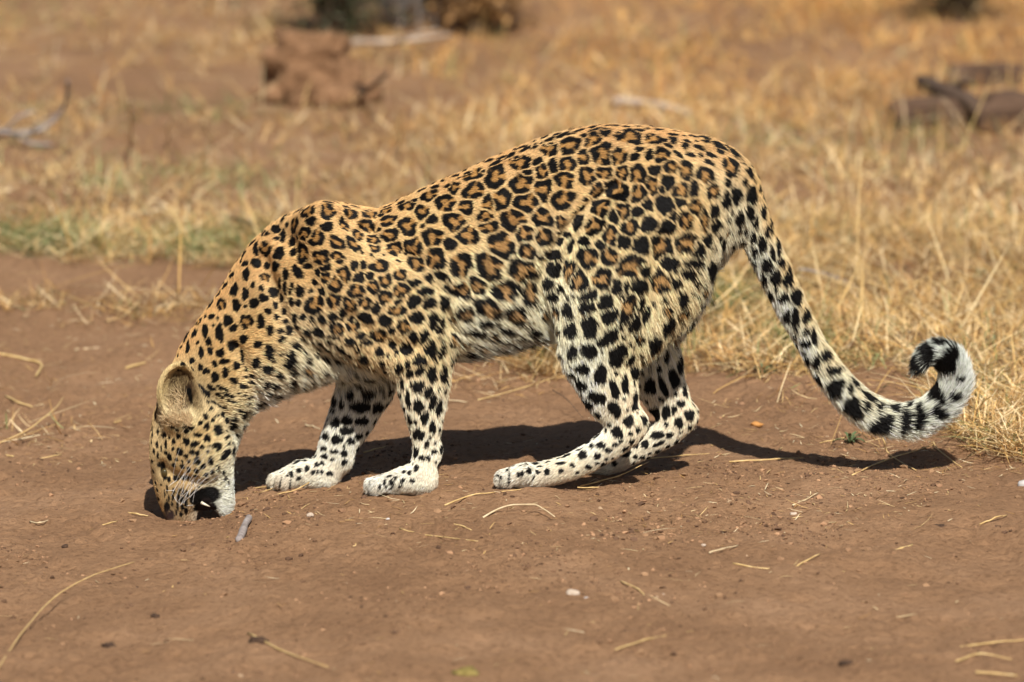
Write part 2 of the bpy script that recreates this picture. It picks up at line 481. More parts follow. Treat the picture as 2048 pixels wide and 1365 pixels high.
# skin folds and muscle hollows on both sides, laid where the hide is
def groove(path, rr, k, sides=(-1, 1), inn=.35):
    pts = catmull(np.array(path, float), 3)
    for sd in sides:
        out = []
        for q in pts:
            w = P(q[0], q[1], sd * -.1 if sd > 0 else -.1)
            ix = int((w[0] - lo[0]) / H); iz = int((w[2] - lo[2]) / H)
            col = BODY[ix, :, iz] < 0
            if not col.any(): continue
            iy = int(np.argmax(col)) if sd < 0 else len(col) - 1 - int(np.argmax(col[::-1]))
            out.append((q[0], q[1], AX[1][iy] + sd * rr / 1000 * inn, rr, rr))
        if len(out) > 1:
            cut(chain_sdf(out, fur=0.0, sub=1, margin=0.03), k)
groove([(690, 445), (755, 490), (825, 525), (880, 585), (908, 660)], 12, .012, (-1,), .0)        # behind the shoulder
groove([(735, 455), (800, 500), (860, 530), (905, 590)], 8, .014, (-1,), .45)
groove([(1230, 372), (1170, 420), (1120, 480), (1082, 560), (1090, 630), (1108, 690)], 13, .014, (-1,), .0)   # flank fold
groove([(1190, 430), (1140, 490), (1115, 550)], 8, .014, (-1,), .45)
groove([(520, 520), (548, 590), (575, 655), (640, 712), (720, 738)], 14, .018, (-1,), .2)           # neck meets shoulder
groove([(650, 425), (690, 432), (730, 455)], 10, .02, (-1,), .3)
groove([(560, 470), (600, 520), (625, 590)], 14, .03, (-1,), .55)
groove([(700, 640), (770, 690), (830, 700)], 12, .026, (-1,), .55)                                    # above the elbow
groove([(1330, 480), (1310, 560), (1290, 640), (1275, 720)], 12, .026, (-1,), .5)                     # hamstring
groove([(1265, 740), (1278, 790), (1270, 825)], 9, .016, (-1,), .35)                                  # hock tendon
groove([(470, 700), (500, 770), (520, 810)], 10, .02, (-1,), .45)
groove([(425, 800), (450, 835), (470, 870)], 8, .016, (-1,), .35)                                     # cheek meets neck
groove([(345, 950), (372, 958), (400, 965)], 6, .012, (-1,), .4)                                      # muzzle fold
for x_ in (930, 968, 1006, 1044):                                                                    # faint ribs
    groove([(x_, 450), (x_ + 12, 510), (x_ + 10, 580)], 12, .03, (-1,), .72)

# ------------------------------------------------------------------ surface extraction (surface nets)
def surface_nets(F):
    ins = F < 0
    c = [ins[dx:F.shape[0] - 1 + dx, dy:F.shape[1] - 1 + dy, dz:F.shape[2] - 1 + dz] for dx in (0, 1) for dy in (0, 1) for dz in (0, 1)]
    s = sum(x.astype(np.int8) for x in c)
    cells = np.argwhere((s > 0) & (s < 8))
    idx = -np.ones((F.shape[0] - 1, F.shape[1] - 1, F.shape[2] - 1), np.int32)
    idx[cells[:, 0], cells[:, 1], cells[:, 2]] = np.arange(len(cells))
    acc = np.zeros((len(cells), 3)); cnt = np.zeros(len(cells))
    offs = [np.array(o) for o in ((0, 0, 0), (0, 0, 1), (0, 1, 0), (0, 1, 1), (1, 0, 0), (1, 0, 1), (1, 1, 0), (1, 1, 1))]
    for i in range(8):
        for j in range(i + 1, 8):
            if np.abs(offs[i] - offs[j]).sum() != 1: continue
            A = cells + offs[i]; B = cells + offs[j]
            fa = F[A[:, 0], A[:, 1], A[:, 2]]; fb = F[B[:, 0], B[:, 1], B[:, 2]]
            m = (fa < 0) != (fb < 0)
            t = fa[m] / (fa[m] - fb[m])
            acc[m] += offs[i] + t[:, None] * (offs[j] - offs[i]); cnt[m] += 1
    V = lo + H * (cells + acc / cnt[:, None])
    quads = []
    for ax in range(3):
        o1, o2 = [(1, 2), (2, 0), (0, 1)][ax]
        sl0 = [slice(1, -1)] * 3; sl1 = [slice(1, -1)] * 3
        sl0[ax] = slice(0, -1); sl1[ax] = slice(1, None)
        a = ins[tuple(sl0)]; b_ = ins[tuple(sl1)]
        e = np.argwhere(a != b_)
        base = e + 1; base[:, ax] -= 1
        flip = a[e[:, 0], e[:, 1], e[:, 2]]
        d1 = np.zeros(3, int); d1[o1] = 1
        d2 = np.zeros(3, int); d2[o2] = 1
        g = lambda q: idx[q[:, 0], q[:, 1], q[:, 2]]
        q = np.stack([g(base - d1 - d2), g(base - d2), g(base), g(base - d1)], 1)
        q[~flip] = q[~flip][:, ::-1]
        quads.append(q)
    return V, np.vstack(quads)

BV, BQ = surface_nets(BODY)
# keep the one connected surface
par = np.arange(len(BV))
lab = par.copy()
for _ in range(400):
    old = lab.copy()
    m = lab[BQ].min(1)
    for k in range(4):
        np.minimum.at(lab, BQ[:, k], m)
    lab = lab[lab]
    if (old == lab).all(): break
u, c = np.unique(lab, return_counts=True)
keep = lab == u[c.argmax()]
remap = np.cumsum(keep) - 1
BQ = remap[BQ[keep[BQ].all(1)]]; BV = BV[keep]
# light relaxing so that the joints read as flesh
E = np.vstack([BQ[:, [0, 1]], BQ[:, [1, 2]], BQ[:, [2, 3]], BQ[:, [3, 0]]])
deg = np.bincount(E.ravel(), minlength=len(BV)).astype(float)
def relax(V, lam):
    S = np.zeros_like(V)
    for k in range(3):
        S[:, k] = np.bincount(E[:, 0], V[E[:, 1], k], len(V)) + np.bincount(E[:, 1], V[E[:, 0], k], len(V))
    return V + lam * (S / deg[:, None] - V)
for _ in range(5):
    BV = relax(BV, 0.6); BV = relax(BV, -0.55)

def vert_normals(V, Q):
    n = np.cross(V[Q[:, 2]] - V[Q[:, 0]], V[Q[:, 3]] - V[Q[:, 1]])
    N = np.zeros_like(V)
    for k in range(4):
        for a in range(3):
            N[:, a] += np.bincount(Q[:, k], n[:, a], len(V))
    return N / (np.linalg.norm(N, axis=1)[:, None] + 1e-12)
BN = vert_normals(BV, BQ)
if (BN * (BV - BV.mean(0))).sum(1).mean() < 0:
    BQ = BQ[:, ::-1].copy(); BN = -BN
# wrinkled hide
wr = 0.0016 * vnoise(BV[:, 0] * 28, BV[:, 1] * 28, BV[:, 2] * 28, seed=5) + 0.0022 * vnoise(BV[:, 0] * 11, BV[:, 1] * 11, BV[:, 2] * 11, seed=6)
BV = BV + BN * wr[:, None]
PX = to_px(BV)
bvh = BVHTree.FromPolygons([tuple(v) for v in BV], [tuple(int(i) for i in q) for q in BQ])

# ------------------------------------------------------------------ coat fields: base colour, lie and length of the hair
def idw(ctrl, val, power=3.0, scale=1.0):
    c = np.asarray(ctrl, float); v = np.asarray(val, float)
    q = np.column_stack([PX, BV[:, 1] * 1000])
    out = np.zeros((len(q), v.shape[1])); W = np.zeros(len(q))
    for p_, val_ in zip(c, v):
        w = 1.0 / (((q - p_) ** 2).sum(1) + 15.0 ** 2) ** (power / 2)
        out += w[:, None] * val_; W += w
    return out / W[:, None]

BASE = [  # x, y, side (-1 near, 0 middle, 1 far), colour
 (900, 370, 0, (197, 138, 74)), (1000, 320, 0, (195, 135, 72)), (1200, 258, 0, (192, 132, 70)), (1330, 262, 0, (192, 132, 70)), (1430, 300, 0, (195, 140, 78)), (650, 415, 0, (200, 140, 74)), (760, 420, 0, (200, 142, 76)),
 (430, 610, 0, (206, 142, 70)), (500, 520, 0, (203, 142, 74)), (380, 690, 0, (200, 138, 70)), (900, 470, -1, (216, 168, 104)), (1000, 430, -1, (214, 165, 102)), (1130, 370, -1, (212, 162, 100)), (820, 460, -1, (212, 162, 98)),
 (950, 560, -1, (234, 208, 164)), (1040, 540, -1, (234, 208, 166)), (940, 640, -1, (228, 215, 195)), (1040, 620, -1, (230, 214, 190)), (1000, 685, 0, (230, 226, 220)), (930, 700, 0, (230, 226, 220)), (1080, 660, 0, (232, 226, 216)),
 (620, 520, -1, (210, 156, 88)), (700, 560, -1, (213, 164, 98)), (800, 600, -1, (215, 168, 104)), (740, 660, -1, (210, 162, 98)), (830, 690, -1, (218, 176, 118)), (870, 640, -1, (226, 196, 150)),
 (850, 770, -1, (226, 190, 138)), (850, 840, -1, (228, 198, 152)), (850, 900, -1, (222, 205, 176)), (800, 962, -1, (232, 222, 206)), (750, 980, -1, (238, 234, 228)),
 (760, 735, 0, (214, 206, 196)), (680, 740, 0, (222, 214, 202)), (600, 750, -1, (226, 212, 190)), (560, 800, 0, (232, 224, 210)), (520, 820, 0, (234, 224, 208)), (478, 880, 0, (232, 222, 208)),
 (450, 740, -1, (216, 168, 100)), (500, 680, -1, (210, 158, 88)), (540, 740, -1, (214, 180, 128)), (420, 700, -1, (208, 152, 82)), (470, 810, -1, (222, 190, 142)),
 (400, 870, -1, (218, 176, 120)), (430, 920, -1, (226, 196, 152)), (350, 880, -1, (205, 160, 104)), (305, 880, 0, (178, 138, 94)), (315, 840, 0, (170, 130, 86)), (335, 1000, 0, (200, 150, 86)), (370, 960, -1, (214, 166, 100)), (360, 1000, -1, (206, 156, 92)),
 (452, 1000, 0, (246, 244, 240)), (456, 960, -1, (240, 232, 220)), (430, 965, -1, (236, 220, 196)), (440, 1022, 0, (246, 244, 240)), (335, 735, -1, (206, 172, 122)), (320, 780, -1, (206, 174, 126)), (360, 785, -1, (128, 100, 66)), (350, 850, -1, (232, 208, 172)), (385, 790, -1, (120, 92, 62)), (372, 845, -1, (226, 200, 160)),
 (1250, 470, -1, (220, 182, 122)), (1370, 420, -1, (214, 170, 108)), (1300, 350, -1, (210, 160, 98)), (1180, 520, -1, (226, 194, 144)), (1300, 540, -1, (224, 190, 136)), (1120, 600, -1, (232, 216, 190)), (1200, 620, -1, (234, 214, 178)), (1180, 700, -1, (240, 230, 212)),
 (1250, 680, -1, (232, 208, 168)), (1170, 780, -1, (240, 234, 224)), (1230, 780, -1, (234, 210, 170)), (1275, 800, -1, (224, 178, 118)), (1285, 845, -1, (214, 176, 128)), (1180, 880, -1, (238, 228, 212)), (1150, 940, -1, (220, 198, 164)), (1230, 900, -1, (208, 186, 154)), (1050, 960, -1, (232, 220, 202)), (1005, 965, -1, (238, 232, 224)),
 (1430, 530, 0, (230, 225, 216)), (1380, 610, 0, (232, 226, 216)), (1340, 600, -1, (226, 196, 150)), (1450, 440, 0, (214, 196, 170)),
 (1515, 370, 0, (202, 154, 92)), (1548, 440, 0, (204, 158, 98)), (1478, 440, 0, (236, 228, 214)), (1515, 520, 0, (236, 228, 214)), (1585, 530, 0, (208, 166, 108)), (1560, 620, 0, (240, 235, 226)), (1620, 610, 0, (210, 172, 116)), (1600, 700, 0, (240, 236, 228)), (1665, 690, 0, (212, 178, 126)), (1660, 800, 0, (240, 236, 230)), (1735, 775, 0, (214, 186, 142)),
 (1760, 860, 0, (236, 232, 226)), (1810, 812, 0, (224, 208, 180)), (1850, 850, 0, (240, 238, 234)), (1910, 790, 0, (244, 242, 240)), (1900, 700, 0, (246, 245, 244)), (1850, 710, 0, (150, 146, 142)),
 (700, 820, 1, (226, 220, 212)), (650, 900, 1, (226, 216, 200)), (590, 950, 1, (232, 222, 206)), (1330, 730, 1, (242, 236, 228)), (1385, 815, 1, (222, 176, 116)), (1300, 890, 1, (206, 190, 166)), (1360, 690, 1, (236, 222, 196)), (1330, 640, 1, (240, 234, 226)),
 (900, 470, 1, (216, 168, 104)), (1100, 400, 1, (213, 163, 100)), (980, 600, 1, (226, 205, 170)), (700, 560, 1, (213, 164, 98)), (1280, 480, 1, (220, 182, 122)), (420, 880, 1, (218, 176, 120)), (500, 680, 1, (210, 158, 88)), (350, 790, 1, (172, 134, 82)),
]
base_col = idw([(x, y, s * 95) for x, y, s, c in BASE], [lin(c) for x, y, s, c in BASE], 3.4)
_g = base_col @ np.array([.3, .59, .11])
base_col = (base_col + (_g[:, None] - base_col) * 0.06) * np.array([.93, 1.02, .94])
_sat = np.clip((base_col[:, 0] - base_col[:, 2] - .10) / .40, 0, 1)[:, None]
_low = np.clip((PX[:, 1] - np.interp(PX[:, 0], [300, 450, 650, 900, 1200, 1400, 1500], [900, 700, 480, 420, 330, 330, 420])) / 190, 0, 1)[:, None]
_hd = np.clip((500 - PX[:, 0]) / 60, 0, 1)[:, None] * np.clip((PX[:, 1] - 720) / 60, 0, 1)[:, None]
base_col = base_col + _sat * (lin((240, 214, 170)) - base_col) * (.24 + .22 * _low) * (1 - .6 * _hd)
_leg = np.clip((PX[:, 1] - 720) / 70, 0, 1)[:, None] * (PX[:, :1] > 500) * (PX[:, :1] < 1420)
base_col = base_col + _leg * (lin((240, 231, 216)) - base_col) * .42
# dust on the feet
_zg = ground_coarse(BV[:, 0], BV[:, 1])
_du = np.clip(1 - (BV[:, 2] - _zg) / .075, 0, 1) * np.clip(.40 + .6 * vnoise(BV[:, 0] * 45, BV[:, 1] * 45, BV[:, 2] * 45, seed=71), 0, .6)
base_col = base_col + _du[:, None] * (np.array([.33, .21, .13]) - base_col)
FLOW = [(305, 880, .05, -1), (300, 930, .05, -1), (400, 900, .55, -.7), (350, 1000, .25, -.95), (450, 1000, .9, .1), (460, 930, .75, -.3), (380, 850, .3, -.9), (345, 760, -.05, -1), (360, 800, -.2, -1),
        (450, 760, .75, -.35), (400, 700, .5, -.8), (430, 600, .55, -.8), (520, 740, .85, .1), (540, 810, .7, .65), (480, 850, .6, .5), (500, 560, .65, -.6), (560, 450, .75, -.5), (600, 480, .85, .1), (640, 600, .7, .5), (700, 560, .75, .5),
        (650, 410, .95, .1), (750, 420, 1, .02), (800, 650, .5, .8), (860, 600, .6, .8), (850, 720, .15, 1), (850, 850, 0, 1), (850, 920, -.05, 1), (800, 960, -.8, .5), (755, 975, -.8, .6),
        (850, 450, .95, .28), (950, 400, .95, .05), (1000, 320, .95, -.3), (950, 550, .9, .4), (1100, 290, .95, -.25), (1250, 260, 1, .1), (1400, 290, .8, .55), (1000, 680, .8, .6), (1060, 640, .7, .7), (930, 690, .8, .55), (700, 740, .5, .85), (600, 760, .6, .75),
        (1150, 400, .85, .4), (1090, 560, .35, .9), (1250, 480, .55, .75), (1350, 400, .7, .65), (1400, 520, .6, .8), (1340, 600, .5, .85), (1200, 620, .45, .85), (1180, 700, .3, .95), (1220, 780, .35, .93), (1270, 820, .3, .95), (1180, 860, .0, 1), (1200, 920, -.75, .55), (1080, 950, -.95, .25), (1010, 955, -.9, .45),
        (720, 820, -.35, .93), (660, 900, -.4, .9), (590, 950, -.8, .5), (1330, 720, .25, .95), (1370, 810, .2, .95), (1320, 880, -.7, .6), (1200, 930, -.9, .3)]
fl_c = [(x, y, 0) for x, y, _, _ in FLOW]; fl_v = [(dx, 0, -dy) for _, _, dx, dy in FLOW]
tp = catmull(np.array(TAIL, float)[:, :3], 3)
tdir = np.gradient(tp[:, :2], axis=0); tdir /= np.linalg.norm(tdir, axis=1)[:, None]
for q, d in zip(tp[2:], tdir[2:]):
    fl_c.append((q[0], q[1], q[2] * 300)); fl_v.append((d[0], 0.05, -d[1]))
flow = idw(fl_c, fl_v, 4.0)
flow[:, 1] += 0.0
LEN = [(350, 855, 16), (372, 850, 14), (900, 450, 7), (1000, 400, 7), (1000, 330, 9), (1200, 260, 11), (1400, 290, 11), (650, 410, 9), (700, 560, 6.5), (800, 640, 6.5), (760, 480, 7), (1120, 400, 7.5), (930, 695, 38), (1000, 695, 42), (1070, 675, 38), (950, 620, 14), (850, 780, 9), (850, 880, 8), (790, 960, 5.5),
       (700, 755, 32), (620, 770, 28), (560, 800, 22), (450, 740, 10), (500, 600, 8), (420, 640, 8.5), (400, 880, 7), (310, 880, 5), (350, 1000, 4.5), (340, 940, 3.5), (450, 1000, 9), (465, 900, 14), (480, 850, 20), (350, 790, 5), (330, 750, 4), (380, 770, 5), (375, 830, 12),
       (1250, 470, 7.5), (1340, 420, 8), (1180, 620, 9), (1280, 570, 8), (1120, 640, 22), (1180, 720, 12), (1230, 800, 9), (1150, 930, 6.5), (1020, 960, 5.5), (1400, 560, 38), (1350, 640, 34), (1440, 480, 22), (1510, 400, 14), (1480, 460, 20), (1600, 640, 17), (1750, 830, 20), (1860, 830, 24), (1910, 750, 26), (1860, 710, 22), (1835, 738, 22),
       (700, 830, 9), (650, 920, 8), (590, 955, 5.5), (1330, 700, 20), (1360, 790, 11), (1300, 890, 7), (1180, 930, 7)]
hair_len = idw([(x, y, 0) for x, y, _ in LEN], [[l] for _, _, l in LEN], 3.4)[:, 0] / 1000.0

# ------------------------------------------------------------------ coat pattern: every rosette and spot read off the flank
SPOTS = []   # centre, normal, half axes (u, v), tilt, kind, phase
def regs(x0, y0, f, items, sc=1.13):
    first = len(SPOTS)
    old_c = np.array([q[0] for q in SPOTS]); old_r = np.array([max(q[2], q[3]) for q in SPOTS])
    for it in items:
        k = it[0]; x, y, a = it[1], it[2], it[3]
        b_ = it[4] if len(it) > 4 else a
        tilt = it[5] if len(it) > 5 else 0.0
        if max(a, b_) * f < 4.5 and f < 1: a, b_ = a * 1.3, b_ * 1.3
        px, py = x0 + x * f, y0 + y * f
        d = Vector(ray(px, py)).normalized()
        loc, nor, fi, dist_ = bvh.ray_cast(Vector(CAM), d)
        if loc is None:
            continue
        if (first and (np.linalg.norm(old_c - np.array(loc), axis=1) < .55 * (old_r + max(a, b_) * f / 1000)).any()) and k != 'B':
            continue
        SPOTS.append((np.array(loc), np.array(nor), a * f * sc / 1000.0, b_ * f * sc / 1000.0, tilt, k))
def sp(txt):
    out = []
    for w in txt.split():
        k = w[0]; out.append((k, *[float(v) for v in w[1:].split(",")]))
    return out
SHOULDER = sp("""S440,120,20,32 S560,90,42,16 S690,85,45,16 S400,190,22,48,.5 R560,150,50 R695,150,52 S580,215,34 S690,250,40,36 R800,250,42,52 R470,240,42,52 S340,270,34,30 S390,320,26,46 S460,355,30 R540,300,46 R620,330,52
R850,160,44 R985,165,52 R1090,145,48,28 R1150,80,48,28 R1240,110,56,44 R1390,40,62,44 R1500,90,68,62 R1640,115,54,44 R1340,150,52 S1410,200,36 R1110,210,62,40 R1240,250,60,66 R960,240,58,36,.5 R900,310,40,54,.4 R1120,310,66,44 R1010,340,46 R1410,325,74,56 S1530,370,44 R1560,220,74,62 R1650,310,68 R1270,400,62,66 R1160,400,54,50 R1010,400,44
S260,305,22,34 R270,410,46 S365,435,40 S460,425,26 R530,430,50,60 S205,400,20,46 S140,580,26,46 S60,690,32,42 S135,715,26,42 S195,775,30,34 S75,790,30,38 S20,900,34,44 R140,900,40,46 S240,900,26,42 S300,960,22,34 S120,1020,28 S50,1060,36
R650,460,60,50,.5 R760,360,68,34,.6 R870,370,58,34,.7 R760,450,48,30 S880,515,28,32 S940,515,24,28 R1050,520,60,42 S780,485,26,18 R1190,580,52,36 R1300,500,64,52,.5 R1430,470,68,72 S1470,575,48,34,.5 R1610,510,72,82
S340,525,32 S410,580,24,38 S490,560,26,54,-.6 S560,520,32,22 S630,560,28 S680,530,40,26 R690,600,50,36 R745,640,46,70 R805,575,46,56 S910,600,40,36 S985,585,28 R1090,620,50,44 S1290,635,50,24 S1370,690,60,26 R1200,680,56,46 R1010,660,46,42 R890,690,56,50 S660,690,28,32 S610,630,24 S370,640,16,38 S405,665,16,42 S450,660,14,30 S505,690,26,40 S580,690,20,14 S330,700,34 S260,740,32,24
R740,750,44,56 R845,780,46,54 R605,780,66,58 R1085,730,46 S1175,765,28,26 R950,770,42 S1025,805,34,38 S1285,760,48,44 S1390,770,46,38 S1490,770,44,46 R1170,820,58,40 S795,840,24,44 S735,860,38,26 S655,880,30,32 S590,885,18,26 S860,885,26 S950,870,52,40 S525,865,26,20 S1090,890,48,42 S1305,870,54,38 S1420,890,40,54 S1470,930,30,60,.3 R1620,680,76,60,.5 R1640,840,58,50
S560,970,26,32 S630,965,42,40 R760,945,58,40 R870,930,46,42 S925,990,38,26 R1040,985,58,46 S1135,955,26,30 R1215,930,48,46 S1285,1000,34,52,-.4 S1350,1005,36,54,.3 S1400,1080,36,60 S1475,1090,26,58,.3 S380,1020,24 S480,1060,28 S600,1030,22,15 S740,1000,42,16 S640,1040,28,20 S690,1075,30,22 S790,1080,36,30 S850,1030,42,24 S960,1040,50,18 S1050,1100,24,40,-.5 S1140,1050,24,36 S1170,1110,20 S1235,1080,38,50 S620,1120,18 S690,1150,24 S770,1155,28 S850,1125,22 S940,1150,34,44 S1070,1180,20,36 S1185,1215,22,48 S1240,1190,22,32 S1330,1160,42,40 S1325,1230,36,34 S1410,1250,38,54 S1490,1250,28,60 S1260,1250,26,34 
S430,960,24,34 S470,870,24,34 S410,900,20 S400,830,18,28 S450,760,16,32 S495,770,18,28 S385,740,16,32 S340,790,20,26 S290,830,20 S345,870,20 S370,960,20 S440,690,12,26""")
FLANK = sp("""R130,355,58,38 R20,425,36 R245,365,60,66 R380,290,60,46 S470,285,30,24 R540,215,46,44 S610,140,42,20,-.4 S470,195,38,15,-.4 S410,215,38,15,-.4 S320,255,40,14,-.4 S250,290,42,15,-.4 S540,165,34,14,-.3 R125,440,64,46 R85,530,50,38 R205,515,36,48 R280,490,56,58 R385,405,62,56 S415,345,30,22 R500,340,38,42 R505,435,50,54 S560,310,26,46 R650,195,58,52 R780,160,54,44,-.6 S840,125,34,32 R830,235,54,70,.3 R640,295,44,48 R725,260,34,42 R915,255,46,58 R980,145,80,50 R1105,160,64,36 S1030,215,26,15 S1005,258,28,22 S1085,245,24,32 R1155,245,46,42
R840,350,48,40 R745,360,48,46 R620,380,56,44 R415,505,62,54 R610,490,60,52 R500,590,56,48 R340,600,72,56 R210,640,48,36 R190,575,40,40 S40,600,44,30 R110,700,70,72 R275,745,76,70 R400,675,50,46 R510,690,46,44 R415,770,48,50 R60,850,60,72 R210,850,80,76,.5 R390,870,76,60 R140,960,58,48 R300,980,70,62 R430,1000,40,66 R20,1000,64,58 R80,1110,50,46 R200,1080,80,48,.3 S190,1160,44,22 R350,1110,68,46,.3 S130,1210,60,20,.3 S300,1190,44,18,.3
R940,340,42,44 R1020,350,48,52 S1115,330,34,32 R1210,312,44,34 S1215,165,24,28 S1280,190,22,30 S1190,195,28,16,.5 S1240,240,36,14,.6 S1310,245,30,15 S1355,205,28,18,.4 S1385,150,36,22,.4 S1310,130,38,18,.3 S1220,105,40,13 S1150,97,38,11 S1050,78,42,10 S960,72,42,10 S880,88,42,12 S790,108,40,12,-.3 S690,118,42,13,-.3 R1285,330,44,52 R1390,355,52,46 S1410,285,28,16,.4 S1420,245,32,14,.4 S1470,195,46,28,.3 R800,440,32,46,.6 R915,445,62,58 R1025,455,44,52 R1100,410,34,48 S1190,395,38,42 S1155,432,22,20 R1260,440,54,44 S1322,430,30,46 R1430,440,36,50,.3 S1255,500,36,28 R1340,530,38,44 R820,530,56,48 R945,550,40,44 S890,585,28,38,-.3 S1015,555,36,32 S1075,515,28,34 S1170,515,48,50 S1220,580,28,24 R1280,600,44,50 R1385,600,26,60 R790,630,58,46 S700,615,24,44,.6 S640,682,22,18 S600,720,22 S658,745,18,40,.3 S730,720,36,30 R870,680,44,56 S825,740,34,26 S945,715,36,42 R980,640,44,46 S1085,625,44,40 S1180,640,50,34 R1290,720,60,54 S1050,740,58,46 R1145,750,66,64
R750,800,64,50,.5 R870,800,58,46,.5 R980,850,74,62 S1060,875,36,38 S1190,840,52,56 R1150,930,66,62,-.5 S1040,960,50,46 S570,800,36,34 S570,870,44,42 R650,875,44,50 R700,930,54,56 R830,920,56,52 S910,965,34,42 S960,965,20,26 S935,1015,17 S530,950,42,28,-.5 S550,1015,40,28 S600,980,26,24 S640,1090,36,38 S755,1010,56,26,-.3 S745,1075,46,30,-.2 S850,1050,44,42 S870,1120,44,44,-.5 R970,1080,40,80,.4 S1040,1060,24,46,.3 S1010,1160,34,52,.5 S1065,1120,26,40,.4 S1300,890,40,34 S1400,700,30,40,.5 S1440,560,26,50,.4 S1330,830,50,32""")
HIND = sp("""S490,215,24,40 S580,240,38,50 S695,220,50,60 S805,290,70,42,-.6 S590,370,32,44 S690,365,46,50 S865,390,50,70,.5 S940,420,28,44,.3 S650,475,44,34,.5 S760,510,40,60 S640,570,42,34,.5 S910,570,22,56 S845,600,26,60,-.3 S740,650,50,40,.4 S680,690,40,34,.3 S965,670,34,56,.5 S845,720,34,50,-.3 S760,810,22,40 S690,840,32,44,.3 S815,815,18,15 S930,795,34,30 S865,865,36,34 S1030,790,30,22,.6 S990,850,18,16 S680,925,36,13,-.4 S590,950,32,12,-.4 S765,940,26,20 S710,945,15,14 S850,940,18,12 S810,970,28,13 S885,915,14,12 S945,870,18,12 S555,1005,30,16,-.2 S655,1000,25 S745,1008,22,17 S520,1052,26,11 S440,1102,17 S595,1062,16,12 S690,1072,13 S525,1097,16,13 S380,1105,17,14 S330,1097,13 S290,1112,10,19 S445,1045,20,8 S490,1005,22,8,-.3 S395,1072,20,7 S355,1135,8,10 S265,1120,9,16 S235,1072,12,9 S200,1092,8,13 S165,1135,8,11 S280,1068,14,8 S625,1105,11,9 S800,1025,14,9 S745,1050,12,8 S630,970,20,9 S970,500,28,46
S1060,580,34,56 S1140,580,20,66,-.3 S1205,530,36,60,-.2 S1160,395,18,42 S1240,450,30,56 S1090,750,42,44 S1160,740,28,46 S1205,725,20,30 S1250,690,24 S1302,755,34,30 S1235,805,28,30 S1272,610,20,40,-.4 S1115,475,14,24 S1110,880,44,20 S1180,880,26,17 S1035,935,22,24 S975,940,20,22 S1120,930,36,13,-.5 S915,990,30,24 S1035,710,16,28 S1095,330,34,66,.3 S1170,220,34,70,.4 S1120,658,9,14 S1140,662,7,10""")
FORE = sp("""S1205,440,44,42 S1090,420,20,42 S1280,480,28,46,.3 S1135,530,22,66 S1210,580,38,46 S1310,550,26,56,.3 S1355,590,30,60,.2 S1255,660,30,46,.4 S1150,680,22,42 S1105,680,16,50 S1185,692,17 S1310,730,26,46 S1210,785,42,44 S1135,800,22,44 S1270,855,17,32,.3 S1190,910,30,38 S1130,900,14,44 S1235,955,20 S1280,955,17,20 S1140,995,14,18 S1195,1028,18,22 S1145,1063,18 S1108,1055,14 S1170,1118,17,15 S1095,1115,22,15 S1020,1125,15,30 S970,1130,11,24 S935,1160,8,16 S1000,1085,20,9 S950,1080,16,9 S900,1100,13,8 S1040,1100,15,9 S870,1135,7,18 S980,1155,8,12 S1085,1150,12,9 S1020,1165,8 S1055,500,14,34 S1080,570,18,40
S850,480,54,42 S720,490,28,44 S610,540,34,34 S800,580,70,50 S920,590,44,48 S660,570,24 S600,610,28,18 S555,640,22,38 S615,700,38,38 S700,685,42,34 S800,690,60,28 S545,795,34,30 S625,820,42,34 S690,760,52,28 S730,830,42,26 S780,800,32,26 S530,885,28,17 S610,908,38,13 S470,945,20,15 S535,943,30,16 S595,965,17,10 S480,1003,19 S520,992,17 S410,1032,16,26 S455,1060,12 S490,1055,8,12 S520,1055,8,12 S575,1065,26,16 S300,1070,15,24 S235,1055,10 S355,1045,17 S352,1100,12 S270,1080,8 S260,1000,10 S200,1040,8,12 S320,1020,12,8""")
